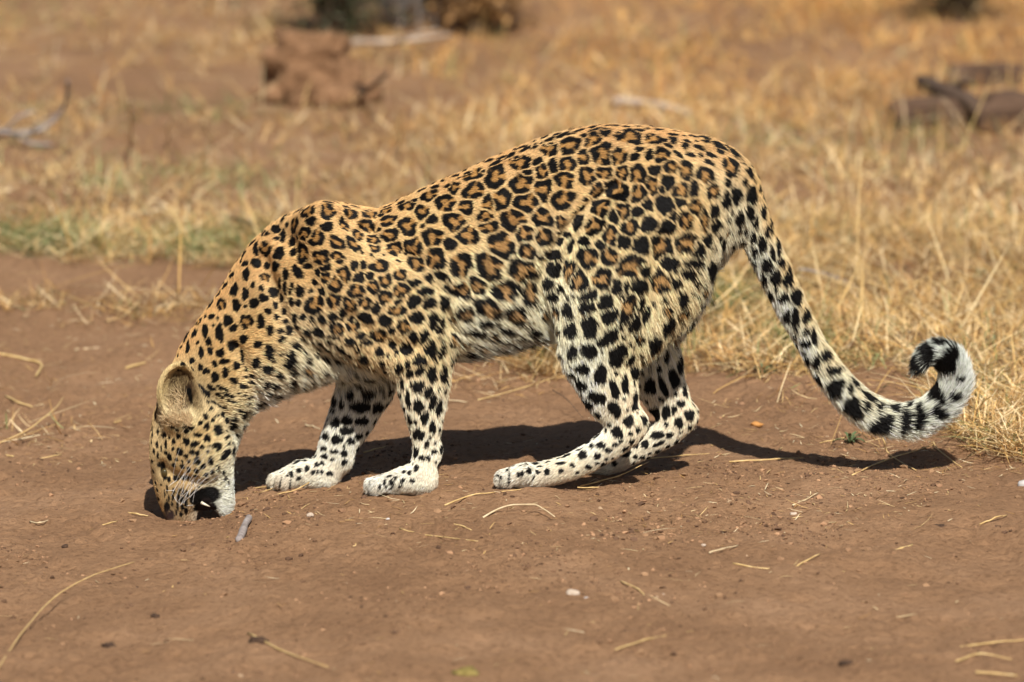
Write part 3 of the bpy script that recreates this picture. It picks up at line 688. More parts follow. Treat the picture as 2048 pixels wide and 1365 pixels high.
HEAD = sp("""S485,40,20,44 S570,55,26,46 S650,20,26,24 S720,10,22,16 S505,108,18,26 S460,170,16,36 S405,220,18 S380,140,16,34 S515,160,16,24 S575,175,24,25 S655,130,34,30,.4 S710,90,26,24 S600,225,28,14,-.3 S540,240,17 S490,285,19,17 S458,262,13,19 S405,275,14,12 S350,240,14,26 S605,290,17,28 S670,250,24,20 S710,190,11,44 S735,270,13,16 S790,230,20,32 S800,120,24,18 S870,160,28,40 S860,60,14,44 S940,180,15,12 S1000,220,32,52 S1035,130,24 S945,90,24,16 S1000,50,16,36 S930,45,13 S545,320,20,28,.4 S655,340,24,16,.4 S590,390,38,10,.5 S520,385,24,14,.5 S620,430,34,10,.4 S710,375,30,12,.3 S770,350,20,9 S850,365,16,34,.3 S905,375,22,26 S920,430,22 S1010,350,20,40 S820,480,28,22 S750,440,22,11 S640,465,28,8,.4 S590,500,22,8,.4 S720,545,26,28 S690,520,28,9,.4 S800,570,22 S1080,160,14 S1110,215,18,26 S1160,180,14 S660,570,12,22 S570,430,26,9,.5 S540,470,20,8,.5 S500,470,14,8
S485,562,14,17 S555,557,14,8,-.3 S455,600,15,12 S493,620,17,18 S560,645,30,26 S655,615,20,32 S620,580,12,22 S615,685,20,10,-.5 S370,645,21,17,.4 S400,625,12 S438,672,24,13 S497,693,17,23 S325,680,13,18 S370,712,19,23 S418,728,24,16,-.4 S463,746,16,12 S555,740,26,22 S610,790,40,26,-.4 S655,780,22,38 S238,673,12 S200,655,8,13 S165,670,8,20 S270,690,7 S296,712,11,15 S248,730,10,24 S220,752,7,18 S195,730,10,17 S175,770,9,15 S200,795,8,18 S333,773,21,20 S270,805,17,20 S250,780,10 S295,852,13,15 S345,862,15,14 S383,880,12,17 S435,830,20 S470,862,15 S515,830,14,26 S405,775,14 S435,783,10 S370,800,10 S385,830,7 S345,830,6 S430,890,14 S487,912,12 S520,900,8,13 S558,875,8,24 S588,905,8,22 S602,938,9,17 S625,960,8,13 S538,935,6 S555,945,5 S492,942,6 S463,962,6 S445,985,6 S425,920,9 S380,925,17,11 S350,930,14 S310,935,13 S265,940,10,18 S232,860,12,42 S240,905,12,34 S205,850,8,14 S285,625,14,9 S165,600,7,11 S215,610,6 S185,560,12,30 S195,500,12,40 S360,620,8 S315,640,8 S160,720,6,14 S150,780,5,14 S165,830,6,12
S295,1010,8.1,11.96 S290,1050,8.1,19.435 S285,1090,6.75,19.435 S330,1010,10.8,16.445 S325,1050,10.8,26.91 S318,1100,8.1,26.91 S350,1020,10.8,23.92 S348,1060,9.45,26.91 S345,1110,9.45,26.91 S340,1150,8.1,19.435 S372,1030,10.8,26.91 S370,1080,10.8,29.9 S368,1130,9.45,26.91 S310,1140,6.75,19.435 S255,1000,6.75,22.425 S240,1030,5.4,22.425 S265,1060,6.75,22.425 S255,1110,18.9,44.85 S275,1150,24.3,23.92
B495,1040,70,52 B425,1050,34,46 B530,1110,22,34 B450,1105,34,34 B236,888,13,34 B246,925,12,14 S395,420,22,60,-.4""")
TAILS = sp("""S150,60,40,22,.6 S80,25,32,18,.4 S45,65,24,14,.4 S210,135,18,24 S250,175,18,22 S190,180,12,16 S115,180,14,18 R130,115,30,40,-.4 S150,235,28,28 S220,235,26,38,-.3 S290,245,20,30 S270,305,16,24 S330,330,22,34,-.3 S215,310,20,38,-.3 S235,350,14,22 S165,335,20,32,-.4 S300,365,14,34 S285,390,14,22 S358,420,17,30 S330,450,13,34,-.2 S262,440,15,34 S225,415,12,24 S235,470,12,24 S307,480,10,28,-.2 S345,520,17,20 S383,505,19,36,-.3 S283,530,17,34 S320,580,19,32 S375,585,21,40 S420,590,13,28,-.3 S275,595,14,30 S410,665,24,36 S355,670,22,20 S300,665,14,38,-.2 S450,655,10,22 S470,715,12,24,-.3 S370,750,17,26 S403,755,15,46 S452,750,21,24 S495,750,12,26,-.3 S450,815,14,18 S482,835,14,40,-.2 S530,850,26,44,-.4 S450,865,22,22 S390,835,18,24 S405,880,14,30 S495,945,17,36 S535,920,28,22,.3 S455,935,18,28,-.3 S570,980,34,18 S610,955,14,38,-.5 S575,1055,34,40 S505,1020,18,30,-.4 S650,1030,30,15,.4 S635,1055,16,22 S715,1095,42,18,.3 S650,1140,34,52,-.4 S705,1135,20,22 S765,1145,17,26 S830,1145,34,22 S770,1215,48,40 S870,1200,28,44 S930,1185,28,42 S890,1135,20,18 S930,1110,18,18 S1000,1075,36,60,.3 S1015,1165,34,24 S1080,1098,22,15 S1108,1026,16,13 S1050,960,46,54 S1040,870,54,20,-.3 S970,930,34,56 S925,960,36,40 S910,890,22 S1000,965,22,34""")
regs(450, 380, 500 / 1706, SHOULDER)
regs(900, 220, 600 / 1638, FLANK)
regs(950, 580, 500 / 1517, HIND)
regs(500, 650, 450 / 1616, FORE)
regs(250, 650, 400 / 1213, HEAD, 1.2)
regs(1400, 280, 600 / 1280, [t for t in TAILS if t[2] < 780], 1.25)
regs(1400, 280, 600 / 1280, [t for t in TAILS if t[2] >= 780], 1.1)
regs(0, 0, 1.0, sp('S1395,500,14,19 S1424,540,15,22,.3 S1388,556,11,16 S1443,492,9,20,.2 S1405,606,13,20,.4 S1365,598,11,15 S1350,565,11,13 S1375,640,12,20,.3 S1430,450,12,16 S1340,640,13,18 S1452,400,10,16 S1019,955,1.6,22 S1000,962,1.4,14 S753,972,1.6,15,.2 S773,974,1.6,15,.15 S561,968,1.6,14,.2 S581,972,1.6,14,.1'))  # rear thigh spots; the thin paw lines put toe-crease shade into the colour
for i_, x_ in enumerate(np.arange(-.60, .46, .0135)):                 # dark dashes along the spine
    loc, nor, fi, dd = bvh.ray_cast(Vector((x_, (-.034, -.010, .018, -.022, .030)[i_ % 5], 1.2)), Vector((0, 0, -1)))
    if loc is not None and loc.z > .25:
        SPOTS.append((np.array(loc), np.array(nor), .0105, .0062, 0.0, 'S'))
# the far side carries the like pattern: mirror what fits, then fill what is bare
def free(p, r):
    c = np.array([s[0] for s in SPOTS]); rr = np.array([max(s[2], s[3]) for s in SPOTS])
    return (np.linalg.norm(c - p, axis=1) > 0.92 * (rr + r) + 0.002).all()
for s in list(SPOTS):
    p = s[0] * np.array([1, -1, 1]) + np.array([0, 0.0, 0])
    loc, nor, fi, dd = bvh.find_nearest(Vector(p))
    if loc is None or dd > 0.05: continue
    if free(np.array(loc), 0.8 * max(s[2], s[3])):
        SPOTS.append((np.array(loc), np.array(nor), s[2], s[3], s[4], s[5] if s[5] != 'B' else 'S'))
cent = np.array([s[0] for s in SPOTS]); crad = np.array([.5 * (s[2] + s[3]) for s in SPOTS])
for size, tries in ((1.0, 9000), (.62, 9000), (.42, 9000)):
    for i in rng.permutation(len(BV))[:tries]:
        px_ = PX[i]
        head = px_[0] < 480 and px_[1] > 720
        if px_[1] > 930 and not (px_[0] < 345 and px_[1] < 1005): continue
        if 305 < px_[0] < 405 and 715 < px_[1] < 860: continue
        if px_[0] > 1620 and BN[i][1] < .35: continue
        limb = px_[1] > 740 or px_[0] > 1460
        r = (0.006 if head else 0.0085 if limb else 0.0125) * rng.uniform(.75, 1.1) * size
        if r < .0032: continue
        d_ = ((cent - BV[i]) ** 2).sum(1)
        if (d_ > (crad + r + (0.003 if head else 0.0035)) ** 2).all():
            k = 'S' if (limb or head or size < 1 or rng.random() < .45) else 'R'
            SPOTS.append((BV[i].copy(), BN[i].copy(), r, r * rng.uniform(.75, 1.2), rng.uniform(-.5, .5), k))
            cent = np.vstack([cent, BV[i]]); crad = np.append(crad, r)

def pattern(pos, nrm):
    """how black and how rusty the coat is at each point"""
    order = np.argsort(pos[:, 0]); ps = np.ascontiguousarray(pos[order]); xs = ps[:, 0].copy(); ys = ps[:, 1].copy(); zs = ps[:, 2].copy()
    black = np.zeros(len(pos)); rust = np.zeros(len(pos)); lips = np.zeros(len(pos))
    r1 = np.full(len(pos), 9.0); r2 = np.full(len(pos), 9.0)
    lr = np.random.default_rng(21)
    jit = 1 + 0.05 * vnoise(pos[:, 0] * 260, pos[:, 1] * 260, pos[:, 2] * 260, seed=31) + 0.10 * vnoise(pos[:, 0] * 110, pos[:, 1] * 110, pos[:, 2] * 110, seed=32)
    for (c, n, a, b_, tilt, k) in SPOTS:
        ph = lr.uniform(0, 6.283, 5)
        R = max(a, b_) * 1.7
        i0, i1 = np.searchsorted(xs, [c[0] - R, c[0] + R])
        m = np.flatnonzero((np.abs(zs[i0:i1] - c[2]) < R) & (np.abs(ys[i0:i1] - c[1]) < R)) + i0
        ids = order[m]; d = ps[m] - c
        m = (nrm[ids] @ n) > -0.1
        ids = ids[m]; d = d[m]
        if not len(ids): continue
        ux = np.array([1.0, 0, 0]) - n * n[0]
        if np.linalg.norm(ux) < 0.25:
            ux = np.array([0, 1.0 if n[0] > 0 else -1.0, 0]) - n * n[1]
        ux /= np.linalg.norm(ux)
        uz = np.cross(ux, n); uz = -uz if uz[2] > 0 else uz        # points down, as in the side view
        u = d @ ux; v = d @ uz
        ct, st = math.cos(tilt), math.sin(tilt)
        u, v = u * ct + v * st, -u * st + v * ct
        th = np.arctan2(v / b_, u / a)
        wob = 1 + 0.09 * np.sin(2 * th + ph[0]) + 0.08 * np.sin(3 * th + ph[1]) + 0.06 * np.sin(5 * th + ph[2])
        r0 = np.sqrt((u / a) ** 2 + (v / b_) ** 2)
        r = r0 / wob * jit[ids]
        if k == 'B':
            lips[ids] = np.maximum(lips[ids], np.clip((1.08 - r0) / 0.14, 0, 1))
            continue
        bl = np.clip((1.05 - r) / 0.10, 0, 1); ru_ = np.zeros(len(ids))
        if k == 'R':
            inner = 0.30 + 0.09 * np.sin(2 * th + ph[3])
            nb = 3 if ph[4] > 3.0 else 4
            gap = np.clip((np.sin(nb * th + ph[3]) + 0.55 * np.sin((nb - 1) * th + ph[0]) + 1.22) / 0.30, 0, 1)
            bl = bl * np.clip((r - inner) / 0.12, 0, 1) * gap
            ru_ = np.clip((1.0 - r) / 0.2, 0, 1)
        old = r1[ids]
        win = r < old
        r2[ids] = np.where(win, old, np.minimum(r2[ids], r))
        r1[ids] = np.where(win, r, old)
        black[ids] = np.where(win, bl, black[ids]); rust[ids] = np.where(win, ru_, rust[ids])
    sep = np.clip((r2 - r1 - 0.10) / 0.14, 0, 1)            # a pale seam always parts two spots
    return np.maximum(black * sep, lips), rust * sep

RUST = lin((166, 122, 66)); BLACK = np.array([.0065, .0058, .0055])
def coat(base, black, rust, k=0.86):
    up = np.clip(base[:, :1] - base[:, 2:3], 0.03, .4) / .4           # rust only in the tawny fields
    rr = (rust * np.clip(0.25 + 1.2 * up[:, 0], 0, 1))[:, None]
    c = base * k * (1 - rr * .85) + RUST * k * rr * .85
    return c * (1 - black[:, None]) + BLACK * black[:, None]

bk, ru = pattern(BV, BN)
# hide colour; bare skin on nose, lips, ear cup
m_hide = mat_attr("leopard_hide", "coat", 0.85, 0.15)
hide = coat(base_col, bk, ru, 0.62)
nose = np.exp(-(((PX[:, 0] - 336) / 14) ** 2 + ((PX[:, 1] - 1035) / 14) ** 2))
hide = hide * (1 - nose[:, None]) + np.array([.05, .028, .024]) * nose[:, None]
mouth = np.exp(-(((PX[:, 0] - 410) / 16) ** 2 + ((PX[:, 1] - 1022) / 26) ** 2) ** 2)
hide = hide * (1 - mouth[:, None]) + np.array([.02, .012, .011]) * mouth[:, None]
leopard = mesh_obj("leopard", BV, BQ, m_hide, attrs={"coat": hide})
tag(leopard, "spotted leopard standing with its head lowered, nose in the dust, tail curled up", "leopard")

# ------------------------------------------------------------------ fur
def curves_obj(name, pts, rad, col, mat, parent):
    n, k, _ = pts.shape
    cd = bpy.data.hair_curves.new(name)
    cd.add_curves([k] * n)
    cd.attributes["position"].data.foreach_set("vector", pts.astype(np.float32).ravel())
    ra = cd.attributes.get("radius") or cd.attributes.new("radius", 'FLOAT', 'POINT')
    ra.data.foreach_set("value", rad.astype(np.float32).ravel())
    ca = cd.attributes.new("coat", 'FLOAT_COLOR', 'CURVE')
    c4 = np.ones((n, 4), np.float32); c4[:, :3] = col
    ca.data.foreach_set("color", c4.ravel())
    cd.materials.append(mat)
    o = bpy.data.objects.new(name, cd)
    COL.objects.link(o); o.parent = parent
    return o

def unit(v):
    return v / (np.linalg.norm(v, axis=1)[:, None] + 1e-12)

NH = 620000
TRI = np.vstack([BQ[:, [0, 1, 2]], BQ[:, [0, 2, 3]]])
ta = np.linalg.norm(np.cross(BV[TRI[:, 1]] - BV[TRI[:, 0]], BV[TRI[:, 2]] - BV[TRI[:, 0]]), axis=1)
dens = ta * np.clip(0.012 / hair_len[TRI].mean(1), 0.75, 2.0)
dens *= np.where(nose[TRI].mean(1) > .4, 0, 1) * np.where(mouth[TRI].mean(1) > .35, 0, 1)
ti = np.searchsorted(np.cumsum(dens) / dens.sum(), rng.random(NH))
w1 = rng.random(NH); w2 = rng.random(NH); sw = w1 + w2 > 1; w1[sw] = 1 - w1[sw]; w2[sw] = 1 - w2[sw]
W = np.stack([1 - w1 - w2, w1, w2], 1)
def mixv(a):
    return (a[TRI[ti]] * (W[:, :, None] if a.ndim == 2 else W)).sum(1)
root = mixv(BV); nr = unit(mixv(BN)); fl = mixv(flow); ln = mixv(hair_len); bc = mixv(base_col)
rpx = mixv(PX)
clump = vnoise(root[:, 0] * 60, root[:, 1] * 60, root[:, 2] * 60, seed=41)
fl = unit(fl) + 0.11 * np.stack([vnoise(root[:, 0] * 75 + 9 * k, root[:, 1] * 75, root[:, 2] * 75, seed=50 + k) for k in range(3)], 1) + 0.07 * rng.normal(size=(NH, 3))
tg = unit(fl - nr * (fl * nr).sum(1)[:, None])
guard = rng.random(NH) < .07
ln = ln * np.where(guard, 1.3, 1.0) * rng.uniform(.70, 1.18, NH) * (1 + .10 * clump)
lift = np.clip(0.30 + 0.10 * rng.normal(size=NH) + 0.08 * clump, 0.14, 0.75)
under = np.clip(-nr[:, 2], 0, 1)
lift = lift + .45 * under * np.clip((ln - .015) / .012, 0, 1) + np.where(rng.random(NH) < .06, .25, 0)
lift = np.where((rpx[:, 0] > 1640), lift + .22, lift)                      # bushy tail
lift = np.where((rpx[:, 1] > 925) & (rpx[:, 0] < 460), lift * .7, lift)
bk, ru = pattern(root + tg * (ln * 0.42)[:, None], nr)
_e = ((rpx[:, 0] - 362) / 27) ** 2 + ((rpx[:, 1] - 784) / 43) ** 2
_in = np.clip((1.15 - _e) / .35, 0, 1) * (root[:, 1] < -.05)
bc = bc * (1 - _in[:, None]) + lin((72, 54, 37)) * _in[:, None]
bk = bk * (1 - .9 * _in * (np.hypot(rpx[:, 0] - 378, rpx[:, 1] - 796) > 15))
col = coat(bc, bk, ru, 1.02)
inner_ear = (np.abs(rpx[:, 0] - 356) < 34) & (np.abs(rpx[:, 1] - 790) < 52) & (root[:, 1] < -0.062)
col *= (1 + 0.26 * rng.normal(size=NH))[:, None].clip(.40, 1.7)
col = np.clip(col, 0.004, 0.86)
k = 4
pts = np.zeros((NH, k, 3)); rad = np.zeros((NH, k))
d0 = unit(tg * np.cos(lift)[:, None] + nr * np.sin(lift)[:, None])
droop = unit(tg + nr * (np.sin(lift) * .30)[:, None] + np.array([0, 0, -0.10]))
p = root - nr * 0.0006
pts[:, 0] = p; rad[:, 0] = .00038
for j in range(1, k):
    f = j / (k - 1)
    p = p + unit(d0 * (1 - f * .75) + droop * f * .75) * (ln / (k - 1))[:, None]
    pts[:, j] = p; rad[:, j] = .00038 * (1 - f) ** .7 + .00008
m_fur = mat_attr("leopard_fur", "coat", 0.5, 0.14)
fur = curves_obj("fur", pts, rad, col, m_fur, leopard)

# long wisps inside the near ear
ne = 520
ex = np.concatenate([rng.uniform(-20, 14, 120), rng.uniform(-34, 30, 400)]); ey = np.concatenate([rng.uniform(-20, 30, 120), rng.uniform(28, 50, 400)])
er = np.array([(bvh.ray_cast(Vector(CAM), Vector(ray(358 + a, 805 + b_)).normalized())[0] or Vector(P(358 + a, 805 + b_, -.07)))[:] for a, b_ in zip(ex, ey)])
ed = unit(np.stack([-.25 + .4 * rng.normal(size=ne) - ex * .01, -.5 + .25 * rng.normal(size=ne), .6 + .35 * rng.normal(size=ne)], 1))
el = rng.uniform(.012, .026, ne)
ep = np.stack([er + ed * (el * j / 3)[:, None] + np.array([-.25, 0, .35]) * (el * (j / 3) ** 2)[:, None] * .5 for j in range(4)], 1)
curves_obj("ear_tuft", ep, np.tile(np.array([.0005, .0004, .0003, .0001]), (ne, 1)), np.tile(lin((226, 200, 158)), (ne, 1)) * rng.uniform(.6, 1.1, (ne, 1)), m_fur, leopard)

# whiskers
wp = []
for i in range(26):
    x = rng.uniform(340, 392); y = rng.uniform(955, 1015)
    d = Vector(ray(x, y)).normalized()
    loc, nor, fi, dd = bvh.ray_cast(Vector(CAM), d)
    if loc is None: continue
    a = np.array(loc); up = rng.random() < .75
    v = np.array([rng.uniform(.0, .55), rng.uniform(-.8, -.35), rng.uniform(.5, 1.0)]) if up else np.array([rng.uniform(-.6, .2), -.6, rng.uniform(-.3, .2)])
    L = rng.uniform(.06, .14) if up else rng.uniform(.025, .05)
    bend = np.array([rng.uniform(.2, .6), .5, rng.uniform(-.2, .2)])
    v = v / np.linalg.norm(v)
    wp.append(np.stack([a + v * L * t + bend * L * t * t * .5 for t in np.linspace(0, 1, 8)]))
wp = np.array(wp)
curves_obj("whiskers", wp, np.tile(np.linspace(.00042, .00010, 8), (len(wp), 1)), np.tile([.8, .78, .74], (len(wp), 1)), m_fur, leopard)

# eye, teeth
m_eye, nt, b = new_mat("eye_gloss", 0.08, 0.6)
b.inputs["Base Color"].default_value = (.05, .035, .012, 1)
def lump_geo(center, radii, seed=0, rough=0.25, sub=3, freq=1.6, rot=0.0, box=1.0):
    bm = bmesh.new(); bmesh.ops.create_icosphere(bm, subdivisions=sub, radius=1.0)
    V = np.array([v.co[:] for v in bm.verts]); F = np.array([[v.index for v in f.verts] for f in bm.faces]); bm.free()
    n = vnoise(V[:, 0] * freq + seed, V[:, 1] * freq, V[:, 2] * freq, seed=seed) + 0.5 * vnoise(V[:, 0] * freq * 2.3, V[:, 1] * freq * 2.3 + seed, V[:, 2] * freq * 2.3, seed=seed + 1) + 0.25 * vnoise(V[:, 0] * freq * 5, V[:, 1] * freq * 5 + seed, V[:, 2] * freq * 5, seed=seed + 2)
    V = np.sign(V) * np.abs(V) ** box
    V = V * (1 + rough * n)[:, None] * np.asarray(radii)
    c, s = math.cos(rot), math.sin(rot)
    V = np.stack([V[:, 0] * c - V[:, 1] * s, V[:, 0] * s + V[:, 1] * c, V[:, 2]], 1)
    return V + np.asarray(center), F
for sgn, Y in ((-1, -.050), (1, .024)):
    V, F = lump_geo(P(330, 946, Y), (.008, .008, .010), 1, 0.0)
    mesh_obj("eye", V, F, m_eye, leopard)
m_tooth, nt, b = new_mat("tooth_enamel", 0.3, 0.5)
b.inputs["Base Color"].default_value = (.62, .55, .42, 1)
for (x0, y0, x1, y1, r0) in ((403, 1006, 420, 1014, 3.6),):
    path = np.array([P(x0 + (x1 - x0) * t, y0 + (y1 - y0) * t, -.050 - .004 * math.sin(t * 3)) for t in np.linspace(0, 1, 6)])
    V, F = tube_geo(path, np.linspace(r0, .8, 6) / 1000, 8)
    mesh_obj("tooth", V, F, m_tooth, leopard)

# ------------------------------------------------------------------ small finds on the ground
m_straw = mat_noise("dry_straw", [(.3, (.40, .25, .09)), (.55, (.58, .40, .17)), (.75, (.70, .54, .28))], 60, .6, .3, 300, .0006, (1, 1, 1), .35)
m_pale = mat_noise("bleached_straw", [(.3, (.42, .31, .17)), (.6, (.60, .47, .29)), (.8, (.72, .61, .43))], 60, .6, .3, 300, .0006, (1, 1, 1), .35)
m_grey = mat_noise("weathered_grey_wood", [(.3, (.16, .13, .12)), (.55, (.28, .24, .22)), (.75, (.40, .36, .33))], 70, .85, .6, 260, .0015)
m_twig = mat_noise("dark_twig_bark", [(.3, (.05, .032, .022)), (.6, (.10, .065, .045)), (.8, (.17, .12, .09))], 60, .9, .5, 200, .001)
m_log = mat_noise("old_brown_timber", [(.3, (.06, .035, .022)), (.55, (.115, .068, .043)), (.78, (.19, .118, .078))], 9, .9, .8, 45, .012, (1, 1, 3))
m_palewood = mat_noise("pale_driftwood", [(.3, (.30, .22, .16)), (.6, (.46, .37, .29)), (.8, (.58, .50, .42))], 14, .85, .6, 60, .006)
m_clod = mat_noise("dark_earth_clod", [(.3, (.030, .018, .012)), (.6, (.075, .043, .027)), (.8, (.16, .095, .06))], 90, .95, .8, 260, .003)
m_earth = mat_noise("crumbly_brown_earth", [(.3, (.13, .068, .034)), (.55, (.25, .135, .068)), (.78, (.36, .205, .11))], 14, .95, 1.0, 40, .02)
m_peb = mat_noise("pale_pebble", [(.3, (.34, .26, .19)), (.6, (.46, .37, .29)), (.8, (.58, .50, .41))], 80, .8, .3, 300, .001)
m_white = mat_noise("white_pebble", [(.3, (.38, .35, .33)), (.6, (.52, .49, .46)), (.8, (.62, .60, .57))], 80, .7, .3, 300, .001)
m_olive = mat_noise("olive_dung", [(.3, (.10, .075, .02)), (.55, (.22, .165, .05)), (.75, (.34, .27, .10))], 60, .9, .8, 200, .003)
m_leafb = mat_noise("dead_leaf", [(.3, (.30, .13, .035)), (.6, (.48, .23, .07)), (.8, (.60, .34, .13))], 60, .7, .3, 200, .001)
m_green = mat_noise("fresh_leaf", [(.3, (.06, .085, .035)), (.6, (.095, .125, .055)), (.8, (.15, .17, .085))], 40, .6, .2, 200, .001)

def stem(name, pts, r, mat, label, cat, group=None, extra=(), sides=6, flat=False):
    """a stalk lying through places (px, py, height above ground in mm); its middle carries a node"""
    def geo(pts, r):
        w = np.array([G(q[0], q[1], (q[2] if len(q) > 2 else 0) / 1000 + r / 1000 + .002) for q in pts])
        w = catmull(w, 5) if len(w) > 2 else np.linspace(w[0], w[-1], 7)
        w = w + np.stack([vnoise(np.arange(len(w)) * .6 + pts[0][0], np.full(len(w), k * 3.3), seed=70 + k) for k in range(3)], 1) * r * .0007
        t = np.linspace(0, 1, len(w))
        rr = r / 1000 * (1 - .45 * t)
        k = len(w) // 2; rr[k] *= 1.35
        return tube_geo(w, rr, sides)
    r = r * .88
    V, F = geo(pts, r)
    c = V.mean(0); c[2] = V[:, 2].min()
    o = mesh_obj(name, V - c, F, mat); o.location = c
    tag(o, label, cat, group)
    for nm, pp, rr in extra:
        V, F = geo(pp, rr)
        mesh_obj(nm, V - c, F, mat, o)
    return o

g1 = "straws lying on the bare dust"
def st(pts, r, label, mat=None, extra=(), name="straw_stalk", cat="straw", group=g1):
    return stem(name, pts, r, mat or m_straw, label, cat, group, extra)
st([(-20, 1365, 0), (40, 1270, 8), (110, 1195, 20), (190, 1150, 28), (268, 1124, 30)], 1.7, "long thin straw arching across the lower left corner")
st([(-10, 1308), (45, 1300), (95, 1305)], 2.2, "short straw at the left edge crossing the long arching straw")
st([(497, 1266), (560, 1300), (655, 1335)], 2.3, "straight straw running past the dark clod in the left foreground")
st([(965, 1035), (1005, 1015, 8), (1060, 1010, 14), (1085, 1017, 10), (1110, 1034)], 2.4, "bleached straw bent like a bow, below the near hind paw", m_pale)
st([(890, 1011), (938, 992, 3), (990, 985)], 2.2, "yellow kinked straw between the near fore paw and near hind paw")
st([(1002, 984), (1046, 979)], 1.7, "short straw lying against the toes of the near hind paw")
st([(800, 1058), (850, 1070), (957, 1083)], 1.7, "thin straw lying just in front of the near fore paw")
st([(890, 1046), (915, 1050, 3), (943, 1061)], 2.3, "stubby split straw above the thin straw by the fore paw")
st([(1465, 1127), (1520, 1137), (1600, 1140), (1690, 1143)], 2.2, "forked straw with one side shoot, right foreground", None, [("side_shoot", [(1585, 1138), (1612, 1122, 4), (1641, 1108, 8)], 2.0)])
st([(1585, 1012), (1610, 1000), (1637, 986)], 2.6, "stout greyish straw on the dust below the tail shadow", m_pale)
st([(1458, 924), (1560, 918), (1662, 914)], 2.2, "long straight straw lying along the front of the tail shadow")
st([(1760, 845, 70), (1768, 885, 30), (1778, 908, 5), (1832, 941)], 2.0, "kinked straw standing up against the lowest bend of the tail")
st([(1705, 950), (1760, 925), (1870, 889, 6)], 2.0, "long slanting straw crossing the shadow of the tail tip")
st([(1866, 884, 10), (1876, 900, 5), (1925, 936)], 1.8, "straw with a sharp elbow at the right end of the tail shadow")
st([(1640, 886), (1680, 878, 5), (1722, 869)], 1.8, "straw touching the ground right under the tail bend")
st([(-10, 890), (60, 857, 25), (112, 815, 40), (126, 795, 42)], 1.9, "straw propped up at a slant by the left edge")
st([(-10, 907), (70, 918), (122, 909)], 2.3, "thick yellow straw at the left edge below the propped one")
st([(50, 856), (120, 870), (190, 884)], 1.7, "pale straw reaching right from the propped straw", m_pale)
st([(-10, 706), (40, 716), (82, 730), (70, 754)], 4.2, "broad curled stalk near the left edge, level with the ear")
st([(148, 700), (172, 698), (202, 696)], 2.6, "flat straw piece left of the neck, below the straw strip", m_pale)
st([(250, 736), (272, 730), (292, 726)], 3.4, "wide straw flake just left of the ear")
st([(228, 846), (262, 838), (296, 832)], 1.9, "straw lying left of the forehead")
st([(12, 792), (38, 806, 5), (66, 814)], 3.0, "frayed straw tuft piece above the propped straw at left")
st([(206, 1052), (236, 1042)], 2.2, "small straw to the left of the nose")
st([(255, 1026), (275, 1028, 4), (296, 1033)], 2.2, "straw splinter lying at the shadow of the muzzle")
st([(60, 1044), (80, 1046, 4), (103, 1038)], 2.2, "curled pale straw in the dust left of the muzzle", m_pale)
st([(503, 978), (560, 970, 8), (622, 956, 14)], 1.9, "upper straw of the bunch trampled under the far fore paw")
st([(520, 986), (575, 966, 14), (606, 950, 16)], 1.7, "crossing straw of the bunch under the far fore paw")
st([(546, 992), (600, 976, 8), (646, 949, 14)], 1.6, "lowest straw of the bunch under the far fore paw")
st([(1230, 1300), (1290, 1280, 4), (1386, 1262)], 1.7, "faint thin straw in the bottom foreground, right of centre")
st([(1915, 1296), (1980, 1287), (2060, 1278)], 2.4, "straw running out of the right edge, lower right corner")
st([(1912, 1322), (1960, 1308, 5), (2022, 1320)], 2.2, "bowed straw in the lower right corner")
st([(1950, 1345), (2035, 1352)], 2.6, "lowest straw in the lower right corner")
st([(1240, 1163), (1275, 1178, 4), (1290, 1190)], 1.8, "small hooked straw near the pale pebble")
st([(1417, 1106), (1445, 1098, 3), (1476, 1092)], 2.2, "straw scrap on bare dust above the forked straw", m_pale)
st([(1782, 1104), (1824, 1090)], 3.6, "chunky straw fragment right of the forked straw")
st([(1960, 1050), (1990, 1036, 5), (2015, 1030)], 2.2, "angled straw bit close to the right edge")
st([(1155, 976), (1215, 975)], 1.7, "straw lying under the near hind foot")
st([(1160, 973), (1235, 953, 10), (1298, 924, 20)], 1.5, "thin straw leaning between the two hind feet")
st([(1290, 918, 6), (1370, 911), (1442, 905)], 1.5, "fine straw stretching right from the far hind foot")
st([(956, 800, 5), (1040, 778, 8), (1128, 748, 12)], 1.6, "straw on the ground seen under the belly, rising to the right")
st([(893, 800), (955, 806), (1020, 800)], 1.6, "flat straw seen behind the near fore leg under the belly", m_pale)
st([(610, 850), (625, 853), (640, 858)], 2.2, "short straw between the throat and the far fore leg", m_pale)
st([(728, 905), (772, 893)], 2.0, "straw between the two fore legs")
st([(700, 1085), (712, 1090), (690, 1096)], 2.0, "small crooked straw in front of the fore paws")
stem("twig", [(1105, 780, 40), (1135, 800, 30), (1166, 836, 4)], 1.2, m_twig, "thin dark curved twig beside the near hind shank", "twig")
stem("twig", [(445, 433, 20), (480, 440, 30), (530, 462, 10)], 6, m_twig, "dark blurred twig in the grass behind the shoulder", "twig")
stem("twig", [(1598, 538, 60), (1650, 548, 50), (1690, 562, 40), (1728, 584, 25)], 3.2, m_grey, "bare grey twig in the grass right of the tail", "twig")

def lump(name, px, py, r, mat, label, cat, group=None, seed=1, rough=.28, sub=3, sink=.45, rot=0.0, freq=1.6, parent=None, box=1.0):
    c = G(px, py); r = np.asarray(r, float) / 1000
    V, F = lump_geo((0, 0, r[2] * (1 - 2 * sink) + r[2] * .25), r, seed, rough, sub, freq, rot, box)
    o = mesh_obj(name, V, F, mat, parent, smooth=True); o.location = c
    if label: tag(o, label, cat, group)
    return o

